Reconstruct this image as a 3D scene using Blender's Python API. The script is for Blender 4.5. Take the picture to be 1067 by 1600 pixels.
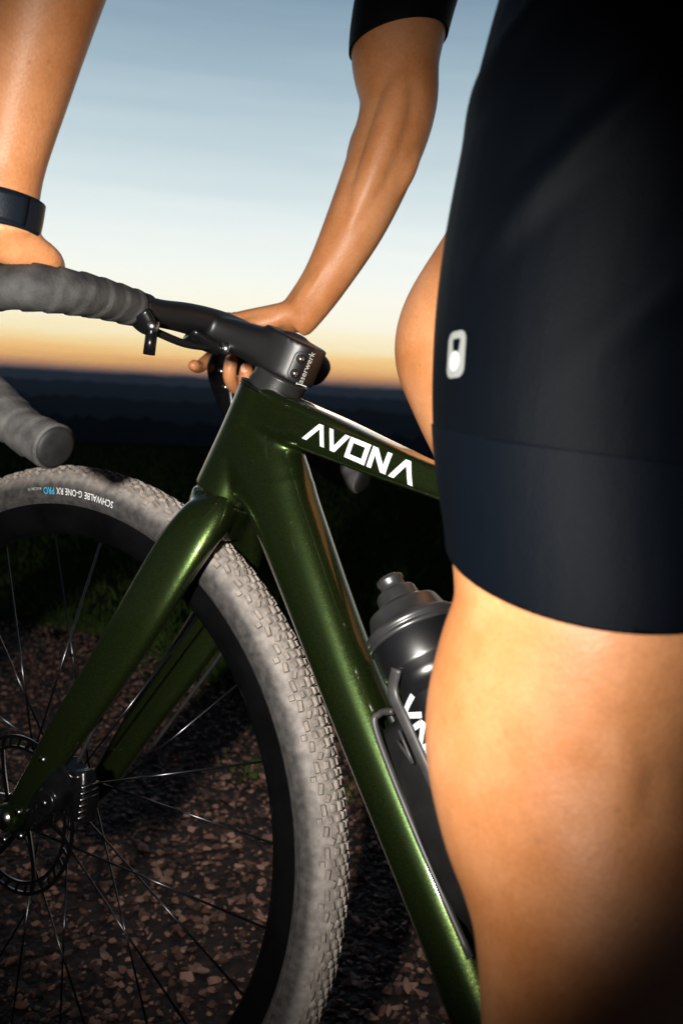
import bpy, bmesh, math, random
import numpy as np
from mathutils import Vector, Matrix
from mathutils.bvhtree import BVHTree

random.seed(7); np.random.seed(7)
D2R = math.radians
for o in list(bpy.data.objects): bpy.data.objects.remove(o)
scn = bpy.context.scene
COL = scn.collection

# ------------------------------------------------------------------ frames of reference
# The bicycle is built upright with its front hub at the origin (x forward, y to the rider's left,
# z up) and then leans to its right with the rider.
LEAN = 0.1713; STEER = 0.171; HUBZ = 0.349
M_LEAN = Matrix.Translation((0, 0, HUBZ)) @ Matrix.Rotation(LEAN, 4, 'X')
HA = D2R(71.0)
AXD = Vector((-math.cos(HA), 0, math.sin(HA)))
AXP = Vector((-.05*math.sin(HA), 0, -.05*math.cos(HA)))
M_STEER = Matrix.Translation(AXP) @ Matrix.Rotation(STEER, 4, AXD) @ Matrix.Translation(-AXP)
def ax(s): return AXP + AXD*s

# ------------------------------------------------------------------ camera
cam_d = bpy.data.cameras.new('camera'); cam = bpy.data.objects.new('camera', cam_d); COL.objects.link(cam)
scn.camera = cam
cR = Vector((-0.75392, -0.63552, 0.16642)); cU = Vector((0.1341, 0.0991, 0.98600)); cD = Vector((0.6428, -0.7660, -0.0108))
cD.normalize(); cR = (cR - cD*cR.dot(cD)).normalized(); cU = cR.cross(cD)
mm = Matrix((( cR.x, cU.x, -cD.x, -.7861), (cR.y, cU.y, -cD.y, .5584), (cR.z, cU.z, -cD.z, .3635), (0, 0, 0, 1)))
cam.matrix_world = M_LEAN @ mm
CAMW = cam.matrix_world.translation.copy()
cam_d.sensor_fit = 'VERTICAL'; cam_d.sensor_height = 36.0; cam_d.lens = 1371.3/1600*36
cam_d.clip_start = .02; cam_d.clip_end = 60000
cam_d.dof.use_dof = True; cam_d.dof.focus_distance = .80; cam_d.dof.aperture_fstop = 7.1

# ------------------------------------------------------------------ world: dusk sky, brightest over the sunset
HEAD = math.atan2(-.7529, .6428)           # direction of the afterglow
w = bpy.data.worlds.new('World'); scn.world = w; w.use_nodes = True
nt = w.node_tree; nt.nodes.clear()
def N(t, **k):
    n = nt.nodes.new(t)
    for a, b in k.items(): setattr(n, a, b)
    return n
out = N('ShaderNodeOutputWorld'); bg = N('ShaderNodeBackground'); bg.inputs[1].default_value = 1.0
bg2 = N('ShaderNodeBackground'); bg2.inputs[1].default_value = .05
sky = N('ShaderNodeTexSky'); sky.sky_type = 'NISHITA'; sky.sun_disc = False
sky.sun_elevation = D2R(-2.0); sky.sun_rotation = math.pi/2 - HEAD
add = N('ShaderNodeAddShader')
tc = N('ShaderNodeTexCoord'); sep = N('ShaderNodeSeparateXYZ')
nt.links.new(tc.outputs['Generated'], sep.inputs[0])
# elevation ramp of the afterglow
mr = N('ShaderNodeMapRange'); mr.inputs[1].default_value = -.05; mr.inputs[2].default_value = .45
cr = N('ShaderNodeValToRGB'); cr.color_ramp.interpolation = 'B_SPLINE'
STOPS = [(0.0, (.34, .19, .18)), (.098, (.46, .24, .20)), (.115, (.66, .32, .19)), (.135, (1.0, .52, .17)), (.158, (1.02, .71, .31)), (.185, (1.02, .86, .50)),
         (.235, (1.0, .98, .82)), (.35, (.93, .97, .93)), (.49, (.70, .81, .83)), (.71, (.355, .49, .575)), (.90, (.175, .27, .375)), (1.0, (.09, .15, .24))]
el = cr.color_ramp.elements
while len(el) > 1: el.remove(el[0])
el[0].position = STOPS[0][0]; el[0].color = (*STOPS[0][1], 1)
for p, c in STOPS[1:]:
    e = el.new(p); e.color = (*c, 1)
# thin streaks of cloud low over the horizon
mp = N('ShaderNodeMapping'); mp.inputs['Scale'].default_value = (2.2, 2.2, 38)
nz = N('ShaderNodeTexNoise'); nz.inputs['Scale'].default_value = 1.6; nz.inputs['Detail'].default_value = 5
nt.links.new(tc.outputs['Generated'], mp.inputs[0]); nt.links.new(mp.outputs[0], nz.inputs['Vector'])
ns = N('ShaderNodeMath', operation='MULTIPLY_ADD'); ns.inputs[1].default_value = .040; ns.inputs[2].default_value = -.020
nt.links.new(nz.outputs['Fac'], ns.inputs[0])
zz = N('ShaderNodeMath', operation='ADD'); nt.links.new(sep.outputs['Z'], zz.inputs[0]); nt.links.new(ns.outputs[0], zz.inputs[1])
nt.links.new(zz.outputs[0], mr.inputs[0]); nt.links.new(mr.outputs[0], cr.inputs[0])
# away from the sunset the dusk sky falls to night blue
dt = N('ShaderNodeVectorMath', operation='DOT_PRODUCT'); dt.inputs[1].default_value = (math.cos(HEAD), math.sin(HEAD), 0)
nt.links.new(tc.outputs['Generated'], dt.inputs[0])
m2 = N('ShaderNodeMapRange', interpolation_type='SMOOTHSTEP'); m2.inputs[1].default_value = .30; m2.inputs[2].default_value = .93
nt.links.new(dt.outputs['Value'], m2.inputs[0])
mx = N('ShaderNodeMix', data_type='RGBA'); mx.inputs['A'].default_value = (.007, .011, .022, 1)
nt.links.new(m2.outputs[0], mx.inputs['Factor']); nt.links.new(cr.outputs[0], mx.inputs['B'])
nt.links.new(mx.outputs['Result'], bg.inputs[0]); nt.links.new(sky.outputs[0], bg2.inputs[0])
nt.links.new(bg.outputs[0], add.inputs[0]); nt.links.new(bg2.outputs[0], add.inputs[1]); nt.links.new(add.outputs[0], out.inputs[0])

# ------------------------------------------------------------------ light
# the flash on the camera's left (a real lamp at its real place): the light of the photograph
fl = bpy.data.lights.new('camera_flash', 'SPOT'); fl.energy = 96; fl.spot_size = D2R(64); fl.spot_blend = 1.0
fl.shadow_soft_size = .018; fl.color = (1.0, .95, .88)
flo = bpy.data.objects.new('camera_flash', fl); COL.objects.link(flo)
FLP = Vector((-.7861, .5584, .3635)) - cR*.165 + cU*.05 - cD*.10
FLT = Vector((-.222, 0, .345))
flo.matrix_world = M_LEAN @ (Matrix.Translation(FLP) @ (FLT-FLP).to_track_quat('-Z', 'Y').to_matrix().to_4x4())
# last of the sun, level with the horizon behind the hills
sn = bpy.data.lights.new('sun', 'SUN'); sn.energy = .12; sn.angle = D2R(12); sn.color = (1, .62, .34)
sno = bpy.data.objects.new('sun', sn); COL.objects.link(sno)
sno.rotation_euler = Vector((-math.cos(HEAD), -math.sin(HEAD), -.05)).to_track_quat('-Z', 'Y').to_euler()

scn.view_settings.view_transform = 'Standard'; scn.view_settings.look = 'None'
scn.view_settings.exposure = 0; scn.view_settings.gamma = 1; scn.view_settings.use_curve_mapping = False
scn.render.resolution_x = 682; scn.render.resolution_y = 1024

# ------------------------------------------------------------------ materials
MAT = {}
def mat(name, col, rough=.5, metal=0., coat=0., coat_r=.05, spec=.5, var=0., vscale=40., bump=0., bscale=200., sss=0., coord='Object', detail=4, col2=None, sheen=0., bdist=.001):
    m = bpy.data.materials.new(name); m.use_nodes = True; MAT[name] = m
    t = m.node_tree; b = t.nodes['Principled BSDF']
    b.inputs['Base Color'].default_value = (*col, 1); b.inputs['Roughness'].default_value = rough
    b.inputs['Metallic'].default_value = metal; b.inputs['Coat Weight'].default_value = coat
    b.inputs['Coat Roughness'].default_value = coat_r; b.inputs['Specular IOR Level'].default_value = spec
    if sheen: b.inputs['Sheen Weight'].default_value = sheen
    if sss:
        b.inputs['Subsurface Weight'].default_value = sss; b.inputs['Subsurface Radius'].default_value = (1, .35, .18); b.inputs['Subsurface Scale'].default_value = .006
    if var or bump or col2:
        c = t.nodes.new('ShaderNodeTexCoord')
    if var or col2:
        n = t.nodes.new('ShaderNodeTexNoise'); n.inputs['Scale'].default_value = vscale; n.inputs['Detail'].default_value = detail
        t.links.new(c.outputs[coord], n.inputs['Vector'])
        r = t.nodes.new('ShaderNodeMapRange'); r.inputs[1].default_value = .32; r.inputs[2].default_value = .68
        t.links.new(n.outputs['Fac'], r.inputs[0])
        x = t.nodes.new('ShaderNodeMix'); x.data_type = 'RGBA'
        a = col; e = col2 if col2 else tuple(v*(1+var) for v in col)
        if not col2: a = tuple(v*(1-var) for v in col)
        x.inputs['A'].default_value = (*a, 1); x.inputs['B'].default_value = (*e, 1)
        t.links.new(r.outputs[0], x.inputs['Factor']); t.links.new(x.outputs['Result'], b.inputs['Base Color'])
    if bump:
        n2 = t.nodes.new('ShaderNodeTexNoise'); n2.inputs['Scale'].default_value = bscale; n2.inputs['Detail'].default_value = 3
        t.links.new(c.outputs[coord], n2.inputs['Vector'])
        bp = t.nodes.new('ShaderNodeBump'); bp.inputs['Strength'].default_value = bump; bp.inputs['Distance'].default_value = bdist
        t.links.new(n2.outputs['Fac'], bp.inputs['Height']); t.links.new(bp.outputs[0], b.inputs['Normal'])
    return m
def nodes(m): return m.node_tree, m.node_tree.nodes['Principled BSDF']

mat('carbon_black', (.004, .004, .0045), .32, spec=.35, coat=.1, coat_r=.2, bump=.05, bscale=900)
mat('stem_black', (.003, .003, .0034), .45, spec=.6, bump=.04, bscale=1200)
mat('spacer_black', (.022, .022, .022), .40, metal=.5, var=.25, vscale=60, bump=.08, bscale=600)
mat('rim_black', (.0022, .0022, .0026), .26, spec=.25, var=.3, vscale=30, bump=.05, bscale=300)
mat('bar_tape', (.018, .018, .018), .75, col2=(.056, .054, .052), vscale=60, bump=.5, bscale=500, spec=.3)
mat('rubber_black', (.008, .008, .008), .6, spec=.25, bump=.2, bscale=800, var=.4, vscale=80)
mat('steel', (.55, .55, .56), .25, metal=1)
mat('spoke_steel', (.10, .10, .11), .3, metal=1)
mat('bolt_dark', (.14, .14, .14), .28, metal=1)
mat('caliper_black', (.003, .003, .0035), .25, spec=.3, var=.3, vscale=90)
mat('white_print', (.62, .64, .64), .45)
mat('cyan_print', (.03, .38, .62), .45)
mat('grey_print', (.42, .42, .40), .5)
mat('bottle_lid', (.018, .0185, .019), .34, spec=1.0, var=.2, vscale=50, bump=.04, bscale=300)
mat('bottle_body', (.004, .004, .0048), .30, spec=1.0, var=.2, vscale=40)
mat('cage_black', (.006, .006, .006), .42, var=.3, vscale=60, bump=.05, bscale=500)
mat('cage_rail', (.030, .029, .029), .45, var=.25, vscale=90)
mat('reflective_print', (.17, .18, .175), .5)
mat('reflective_bright', (.36, .37, .36), .4)
mat('strap', (.004, .007, .012), .5, spec=.2, bump=.2, bscale=600)
mat('shoe', (.03, .03, .032), .4)
mat('helmet', (.02, .02, .022), .4)
mat('hair', (.03, .02, .012), .6)
mat('stone', (.15, .085, .062), .85, col2=(.28, .17, .13), vscale=9, coord='Object', bump=.5, bscale=160)
mat('nail', (.72, .38, .28), .3, sss=.1)

def skin_mat():
    m = mat('skin', (.50, .26, .125), .48, sss=.12, spec=.4)
    t, b = nodes(m)
    c = t.nodes.new('ShaderNodeTexCoord')
    n = t.nodes.new('ShaderNodeTexNoise'); n.inputs['Scale'].default_value = 14; n.inputs['Detail'].default_value = 5; n.inputs['Roughness'].default_value = .6
    t.links.new(c.outputs['Object'], n.inputs['Vector'])
    r = t.nodes.new('ShaderNodeMapRange'); r.inputs[1].default_value = .35; r.inputs[2].default_value = .66
    t.links.new(n.outputs['Fac'], r.inputs[0])
    x = t.nodes.new('ShaderNodeMix'); x.data_type = 'RGBA'
    x.inputs['A'].default_value = (.43, .160, .052, 1); x.inputs['B'].default_value = (.56, .250, .108, 1)
    t.links.new(r.outputs[0], x.inputs['Factor'])
    # fine mottling and a few freckles
    n4 = t.nodes.new('ShaderNodeTexNoise'); n4.inputs['Scale'].default_value = 380; n4.inputs['Detail'].default_value = 4; t.links.new(c.outputs['Object'], n4.inputs['Vector'])
    r4 = t.nodes.new('ShaderNodeMapRange'); r4.inputs[1].default_value = .3; r4.inputs[2].default_value = .7; r4.inputs[3].default_value = .91; r4.inputs[4].default_value = 1.07; t.links.new(n4.outputs['Fac'], r4.inputs[0])
    v5 = t.nodes.new('ShaderNodeTexVoronoi'); v5.inputs['Scale'].default_value = 55; t.links.new(c.outputs['Object'], v5.inputs['Vector'])
    r5 = t.nodes.new('ShaderNodeMapRange'); r5.inputs[1].default_value = .05; r5.inputs[2].default_value = .12; r5.inputs[3].default_value = .84; r5.inputs[4].default_value = 1; t.links.new(v5.outputs['Distance'], r5.inputs[0])
    mu = t.nodes.new('ShaderNodeMath'); mu.operation = 'MULTIPLY'; t.links.new(r4.outputs[0], mu.inputs[0]); t.links.new(r5.outputs[0], mu.inputs[1])
    vmu = t.nodes.new('ShaderNodeVectorMath'); vmu.operation = 'SCALE'; t.links.new(x.outputs['Result'], vmu.inputs[0]); t.links.new(mu.outputs[0], vmu.inputs['Scale'])
    t.links.new(vmu.outputs[0], b.inputs['Base Color'])
    v = t.nodes.new('ShaderNodeTexVoronoi'); v.inputs['Scale'].default_value = 420
    t.links.new(c.outputs['Object'], v.inputs['Vector'])
    bp = t.nodes.new('ShaderNodeBump'); bp.inputs['Strength'].default_value = .16; bp.inputs['Distance'].default_value = .0007
    n3 = t.nodes.new('ShaderNodeTexNoise'); n3.inputs['Scale'].default_value = 110; n3.inputs['Detail'].default_value = 4
    t.links.new(c.outputs['Object'], n3.inputs['Vector'])
    ad = t.nodes.new('ShaderNodeMath'); ad.operation = 'MULTIPLY_ADD'; ad.inputs[1].default_value = 2.0
    t.links.new(n3.outputs['Fac'], ad.inputs[0]); t.links.new(v.outputs['Distance'], ad.inputs[2])
    t.links.new(ad.outputs[0], bp.inputs['Height']); t.links.new(bp.outputs[0], b.inputs['Normal'])
skin_mat()

def paint_mat():
    # deep green lacquer with metal flake under clear coat
    m = mat('green_paint', (.022, .062, .014), .36, metal=.9, coat=.9, coat_r=.06)
    t, b = nodes(m)
    c = t.nodes.new('ShaderNodeTexCoord')
    v = t.nodes.new('ShaderNodeTexVoronoi'); v.inputs['Scale'].default_value = 2700
    t.links.new(c.outputs['Object'], v.inputs['Vector'])
    sc = t.nodes.new('ShaderNodeSeparateColor'); t.links.new(v.outputs['Color'], sc.inputs[0])
    r = t.nodes.new('ShaderNodeMapRange'); r.inputs[1].default_value = .0; r.inputs[2].default_value = 1
    t.links.new(sc.outputs[0], r.inputs[0])
    x = t.nodes.new('ShaderNodeMix'); x.data_type = 'RGBA'
    x.inputs['A'].default_value = (.004, .022, .0100, 1); x.inputs['B'].default_value = (.056, .072, .014, 1)
    t.links.new(r.outputs[0], x.inputs['Factor'])
    # road dust: fine specks and thin film
    dn = t.nodes.new('ShaderNodeTexNoise'); dn.inputs['Scale'].default_value = 260; dn.inputs['Detail'].default_value = 5; dn.inputs['Roughness'].default_value = .7
    t.links.new(c.outputs['Object'], dn.inputs['Vector'])
    dr = t.nodes.new('ShaderNodeMapRange'); dr.inputs[1].default_value = .66; dr.inputs[2].default_value = .74; dr.inputs[4].default_value = .30
    t.links.new(dn.outputs['Fac'], dr.inputs[0])
    dx = t.nodes.new('ShaderNodeMix'); dx.data_type = 'RGBA'; dx.inputs['B'].default_value = (.16, .13, .10, 1)
    t.links.new(x.outputs['Result'], dx.inputs['A']); t.links.new(dr.outputs[0], dx.inputs['Factor'])
    t.links.new(dx.outputs['Result'], b.inputs['Base Color'])
    rr_ = t.nodes.new('ShaderNodeMath'); rr_.operation = 'MULTIPLY_ADD'; rr_.inputs[1].default_value = .5; rr_.inputs[2].default_value = .33
    t.links.new(dr.outputs[0], rr_.inputs[0]); t.links.new(rr_.outputs[0], b.inputs['Roughness'])
    # flakes tip their normals
    vm = t.nodes.new('ShaderNodeVectorMath'); vm.operation = 'SUBTRACT'; vm.inputs[1].default_value = (.5, .5, .5)
    t.links.new(v.outputs['Color'], vm.inputs[0])
    vs = t.nodes.new('ShaderNodeVectorMath'); vs.operation = 'SCALE'; vs.inputs['Scale'].default_value = .13
    t.links.new(vm.outputs[0], vs.inputs[0])
    g = t.nodes.new('ShaderNodeNewGeometry')
    va = t.nodes.new('ShaderNodeVectorMath'); va.operation = 'ADD'
    t.links.new(g.outputs['Normal'], va.inputs[0]); t.links.new(vs.outputs[0], va.inputs[1])
    vn = t.nodes.new('ShaderNodeVectorMath'); vn.operation = 'NORMALIZE'; t.links.new(va.outputs[0], vn.inputs[0])
    t.links.new(vn.outputs[0], b.inputs['Normal'])
paint_mat()

def tyre_mat(name, d0=(.135, .121, .111), d1=(.215, .193, .176)):
    # black sidewall, road dust packed on the tread
    m = mat(name, (.03, .03, .03), .8, spec=.3)
    t, b = nodes(m)
    c = t.nodes.new('ShaderNodeTexCoord'); s = t.nodes.new('ShaderNodeSeparateXYZ'); t.links.new(c.outputs['Object'], s.inputs[0])
    x2 = t.nodes.new('ShaderNodeMath'); x2.operation = 'POWER'; x2.inputs[1].default_value = 2; t.links.new(s.outputs['X'], x2.inputs[0])
    z2 = t.nodes.new('ShaderNodeMath'); z2.operation = 'POWER'; z2.inputs[1].default_value = 2; t.links.new(s.outputs['Z'], z2.inputs[0])
    su = t.nodes.new('ShaderNodeMath'); su.operation = 'ADD'; t.links.new(x2.outputs[0], su.inputs[0]); t.links.new(z2.outputs[0], su.inputs[1])
    ra = t.nodes.new('ShaderNodeMath'); ra.operation = 'SQRT'; t.links.new(su.outputs[0], ra.inputs[0])
    n = t.nodes.new('ShaderNodeTexNoise'); n.inputs['Scale'].default_value = 55; n.inputs['Detail'].default_value = 6
    t.links.new(c.outputs['Object'], n.inputs['Vector'])
    pj = t.nodes.new('ShaderNodeMath'); pj.operation = 'MULTIPLY_ADD'; pj.inputs[1].default_value = .005; t.links.new(n.outputs['Fac'], pj.inputs[0]); t.links.new(ra.outputs[0], pj.inputs[2])
    r = t.nodes.new('ShaderNodeMapRange'); r.interpolation_type = 'SMOOTHSTEP'; r.inputs[1].default_value = .3355; r.inputs[2].default_value = .3485
    t.links.new(pj.outputs[0], r.inputs[0])
    n2 = t.nodes.new('ShaderNodeTexNoise'); n2.inputs['Scale'].default_value = 130; n2.inputs['Detail'].default_value = 6
    t.links.new(c.outputs['Object'], n2.inputs['Vector'])
    r2 = t.nodes.new('ShaderNodeMapRange'); r2.inputs[1].default_value = .35; r2.inputs[2].default_value = .65; t.links.new(n2.outputs['Fac'], r2.inputs[0])
    d = t.nodes.new('ShaderNodeMix'); d.data_type = 'RGBA'; d.inputs['A'].default_value = (*d0, 1); d.inputs['B'].default_value = (*d1, 1)
    t.links.new(r2.outputs[0], d.inputs['Factor'])
    sw = t.nodes.new('ShaderNodeMix'); sw.data_type = 'RGBA'; sw.inputs['A'].default_value = (.022, .021, .021, 1); sw.inputs['B'].default_value = (.05, .046, .044, 1)
    t.links.new(r2.outputs[0], sw.inputs['Factor'])
    x = t.nodes.new('ShaderNodeMix'); x.data_type = 'RGBA'
    t.links.new(r.outputs[0], x.inputs['Factor']); t.links.new(sw.outputs['Result'], x.inputs['A']); t.links.new(d.outputs['Result'], x.inputs['B'])
    t.links.new(x.outputs['Result'], b.inputs['Base Color'])
    bp = t.nodes.new('ShaderNodeBump'); bp.inputs['Strength'].default_value = .5; bp.inputs['Distance'].default_value = .001
    t.links.new(n2.outputs['Fac'], bp.inputs['Height']); t.links.new(bp.outputs[0], b.inputs['Normal'])
tyre_mat('tyre_dusty')
tyre_mat('tread_dusty', (.150, .128, .112), (.250, .215, .188))

def fabric_mat(name, a, bcol, sheen):
    m = mat(name, a, .58, spec=.055, sheen=sheen)
    t, b = nodes(m)
    b.inputs['Sheen Roughness'].default_value = .4
    c = t.nodes.new('ShaderNodeTexCoord')
    n = t.nodes.new('ShaderNodeTexNoise'); n.inputs['Scale'].default_value = 7; n.inputs['Detail'].default_value = 4
    t.links.new(c.outputs['Object'], n.inputs['Vector'])
    x = t.nodes.new('ShaderNodeMix'); x.data_type = 'RGBA'; x.inputs['A'].default_value = (*a, 1); x.inputs['B'].default_value = (*bcol, 1)
    t.links.new(n.outputs['Fac'], x.inputs['Factor']); t.links.new(x.outputs['Result'], b.inputs['Base Color'])
    mp = t.nodes.new('ShaderNodeMapping'); mp.inputs['Scale'].default_value = (1, 1, .35); t.links.new(c.outputs['Object'], mp.inputs[0])
    n1 = t.nodes.new('ShaderNodeTexNoise'); n1.inputs['Scale'].default_value = 1100; t.links.new(c.outputs['Object'], n1.inputs['Vector'])
    n2 = t.nodes.new('ShaderNodeTexNoise'); n2.inputs['Scale'].default_value = 28; n2.inputs['Detail'].default_value = 3; t.links.new(mp.outputs[0], n2.inputs['Vector'])
    ad = t.nodes.new('ShaderNodeMath'); ad.operation = 'MULTIPLY_ADD'; ad.inputs[1].default_value = 3.0
    t.links.new(n2.outputs['Fac'], ad.inputs[0]); t.links.new(n1.outputs['Fac'], ad.inputs[2])
    bp = t.nodes.new('ShaderNodeBump'); bp.inputs['Strength'].default_value = .25; bp.inputs['Distance'].default_value = .0015
    t.links.new(ad.outputs[0], bp.inputs['Height']); t.links.new(bp.outputs[0], b.inputs['Normal'])
fabric_mat('shorts_fabric', (.0005, .0011, .0021), (.0013, .0025, .0044), .0)
fabric_mat('gripper_fabric', (.0008, .0016, .0032), (.0017, .0031, .0056), .0)
fabric_mat('jersey_fabric', (.004, .004, .0045), (.007, .007, .008), .0)

# ------------------------------------------------------------------ mesh helpers
def link(name, me, material, parent=None, M=None, smooth=True):
    if smooth:
        for p in me.polygons: p.use_smooth = True
    if material is not None: me.materials.append(MAT[material])
    o = bpy.data.objects.new(name, me); COL.objects.link(o)
    if M is not None: o.matrix_local = M
    if parent is not None: o.parent = parent
    return o
def geo(name, V, F, material, parent=None, M=None, smooth=True):
    me = bpy.data.meshes.new(name); me.from_pydata([tuple(v) for v in V], [], F); me.update()
    return link(name, me, material, parent, M, smooth)
def empty(name, M=None, parent=None):
    o = bpy.data.objects.new(name, None); COL.objects.link(o); o.empty_display_size = .05
    if M is not None: o.matrix_world = M
    if parent is not None: o.parent = parent
    return o
def tag(o, label=None, cat=None, group=None, kind=None):
    if label: o['label'] = label
    if cat: o['category'] = cat
    if group: o['group'] = group
    if kind: o['kind'] = kind
    return o

def catmull(P, n):
    P = np.array(P, float); k = len(P)
    if k == 2:
        t = np.linspace(0, 1, n)[:, None]; return P[0]*(1-t)+P[1]*t
    Q = np.vstack([2*P[0]-P[1], P, 2*P[-1]-P[-2]])
    out_ = []
    for u in np.linspace(0, k-1, n):
        i = min(int(u), k-2); t = u-i
        a, b, c, d = Q[i:i+4]
        out_.append(.5*((2*b)+(-a+c)*t+(2*a-5*b+4*c-d)*t*t+(-a+3*b-3*c+d)*t**3))
    return np.array(out_)
def loft(P, R, n=40, seg=24, side=(0, 1, 0), ex=2.0, caps=True, mod=None, rnd=False):
    """tube along control points P; R holds (half-size along side, half-size across) for each; ex = superellipse exponent"""
    R = [(r, r) if np.isscalar(r) else tuple(r) for r in R]
    X = catmull([list(p)+list(r) for p, r in zip(P, R)], n)
    C, RR = X[:, :3], X[:, 3:5]
    T = np.gradient(C, axis=0); T /= np.linalg.norm(T, axis=1)[:, None]
    side = np.array(side, float)
    V = []; F = []
    th = np.linspace(0, 2*np.pi, seg, endpoint=False)
    cs, sn_ = np.cos(th), np.sin(th)
    cs = np.sign(cs)*np.abs(cs)**(2/ex); sn_ = np.sign(sn_)*np.abs(sn_)**(2/ex)
    for i in range(n):
        s = side - T[i]*np.dot(side, T[i]); s /= np.linalg.norm(s)
        q = np.cross(T[i], s)
        m = mod(i/(n-1), th) if mod else 1
        V.append(C[i] + (s[None]*(cs*RR[i, 0]*m)[:, None]) + (q[None]*(sn_*RR[i, 1]*m)[:, None]))
    V = np.vstack(V)
    for i in range(n-1):
        for j in range(seg):
            F.append((i*seg+j, i*seg+(j+1) % seg, (i+1)*seg+(j+1) % seg, (i+1)*seg+j))
    if caps:
        if rnd:
            for k, sgn in ((0, -1), (n-1, 1)):
                base = V[k*seg:(k+1)*seg]; c = C[k]; rr = min(RR[k]); prev = list(range(k*seg, (k+1)*seg))
                for a in (.5, .8, 1.0):
                    ang = a*math.pi/2*.92
                    ring = c+(base-c)*math.cos(ang)+T[k]*sgn*rr*math.sin(ang)
                    st = len(V); V = np.vstack([V, ring]); cur = list(range(st, st+seg))
                    for j in range(seg):
                        f = (prev[j], prev[(j+1) % seg], cur[(j+1) % seg], cur[j]); F.append(f if sgn > 0 else f[::-1])
                    prev = cur
                F.append(tuple(prev) if sgn > 0 else tuple(prev[::-1]))
        else:
            F.append(tuple(range(seg))[::-1]); F.append(tuple(range((n-1)*seg, n*seg)))
    return V, F
def join(parts):
    V = []; F = []; o = 0
    for v, f in parts:
        V.append(np.array(v)); F += [tuple(i+o for i in q) for q in f]; o += len(v)
    return np.vstack(V), F
def ball(c, r, seg=16, rings=10):
    V = []; F = []; r = (r, r, r) if np.isscalar(r) else r
    for i in range(rings+1):
        a = math.pi*i/rings
        for j in range(seg):
            b = 2*math.pi*j/seg
            V.append((c[0]+r[0]*math.sin(a)*math.cos(b), c[1]+r[1]*math.sin(a)*math.sin(b), c[2]+r[2]*math.cos(a)))
    for i in range(rings):
        for j in range(seg):
            F.append((i*seg+j, (i+1)*seg+j, (i+1)*seg+(j+1) % seg, i*seg+(j+1) % seg))
    return np.array(V), F
def box(c, s, M=None):
    V = [(x*s[0]/2, y*s[1]/2, z*s[2]/2) for x in (-1, 1) for y in (-1, 1) for z in (-1, 1)]
    if M is not None: V = [tuple(M @ Vector(v)) for v in V]
    V = np.array(V)+np.array(c)
    return V, [(0, 1, 3, 2), (4, 6, 7, 5), (0, 4, 5, 1), (2, 3, 7, 6), (0, 2, 6, 4), (1, 5, 7, 3)]
def cyl(a, b, r, seg=16, r2=None):
    a = np.array(a, float); b = np.array(b, float)
    d = b-a; s = (0, 1, 0) if abs(d[1]) < .9*np.linalg.norm(d) else (1, 0, 0)
    return loft([a, b], [r, r if r2 is None else r2], 2, seg, s)
def lathe(prof, seg=96, closed=False):
    """profile of (radius, y) turned about the y axis"""
    V = []; F = []; k = len(prof)
    for i in range(seg):
        a = 2*math.pi*i/seg; c, s = math.cos(a), math.sin(a)
        for r, y in prof: V.append((r*c, y, r*s))
    for i in range(seg):
        j = (i+1) % seg
        for q in range(k if closed else k-1):
            p = (q+1) % k
            F.append((i*k+q, i*k+p, j*k+p, j*k+q))
    return np.array(V), F
def fuse(V, F, voxel, smooth_it=6, fac=.5, bevel=None):
    """one continuous surface out of overlapping closed shapes"""
    me = bpy.data.meshes.new('tmp'); me.from_pydata([tuple(v) for v in V], [], F); me.update()
    bm = bmesh.new(); bm.from_mesh(me); bmesh.ops.recalc_face_normals(bm, faces=bm.faces); bm.to_mesh(me); bm.free()
    o = bpy.data.objects.new('tmp', me); COL.objects.link(o)
    r = o.modifiers.new('r', 'REMESH'); r.mode = 'VOXEL'; r.voxel_size = voxel; r.adaptivity = 0
    s = o.modifiers.new('s', 'SMOOTH'); s.iterations = smooth_it; s.factor = fac
    dg = bpy.context.evaluated_depsgraph_get(); dg.update()
    m2 = bpy.data.meshes.new_from_object(o.evaluated_get(dg))
    bpy.data.objects.remove(o); bpy.data.meshes.remove(me)
    return m2
def xform(VF, M):
    V, F = VF
    return np.array([tuple(M @ Vector(v)) for v in V]), F
def text_mesh(s, size=1.0):
    cu = bpy.data.curves.new('t', 'FONT'); cu.body = s; cu.size = size; cu.resolution_u = 3
    o = bpy.data.objects.new('t', cu); COL.objects.link(o)
    dg = bpy.context.evaluated_depsgraph_get(); dg.update()
    me = bpy.data.meshes.new_from_object(o.evaluated_get(dg))
    V = np.array([tuple(v.co) for v in me.vertices]); F = [tuple(p.vertices) for p in me.polygons]
    bpy.data.objects.remove(o)
    return V[:, :2], F
def subdiv(V2, F, n=1):
    """split long edges of a flat print so that it can follow a curved surface"""
    bm = bmesh.new(); vs = [bm.verts.new((v[0], v[1], 0)) for v in V2]
    for f in F:
        try: bm.faces.new([vs[i] for i in f])
        except ValueError: pass
    bmesh.ops.triangulate(bm, faces=bm.faces)
    for _ in range(n): bmesh.ops.subdivide_edges(bm, edges=bm.edges, cuts=1, use_grid_fill=True)
    bm.verts.index_update()
    V = np.array([tuple(v.co)[:2] for v in bm.verts]); F2 = [tuple(v.index for v in f.verts) for f in bm.faces]
    bm.free(); return V, F2
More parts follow.
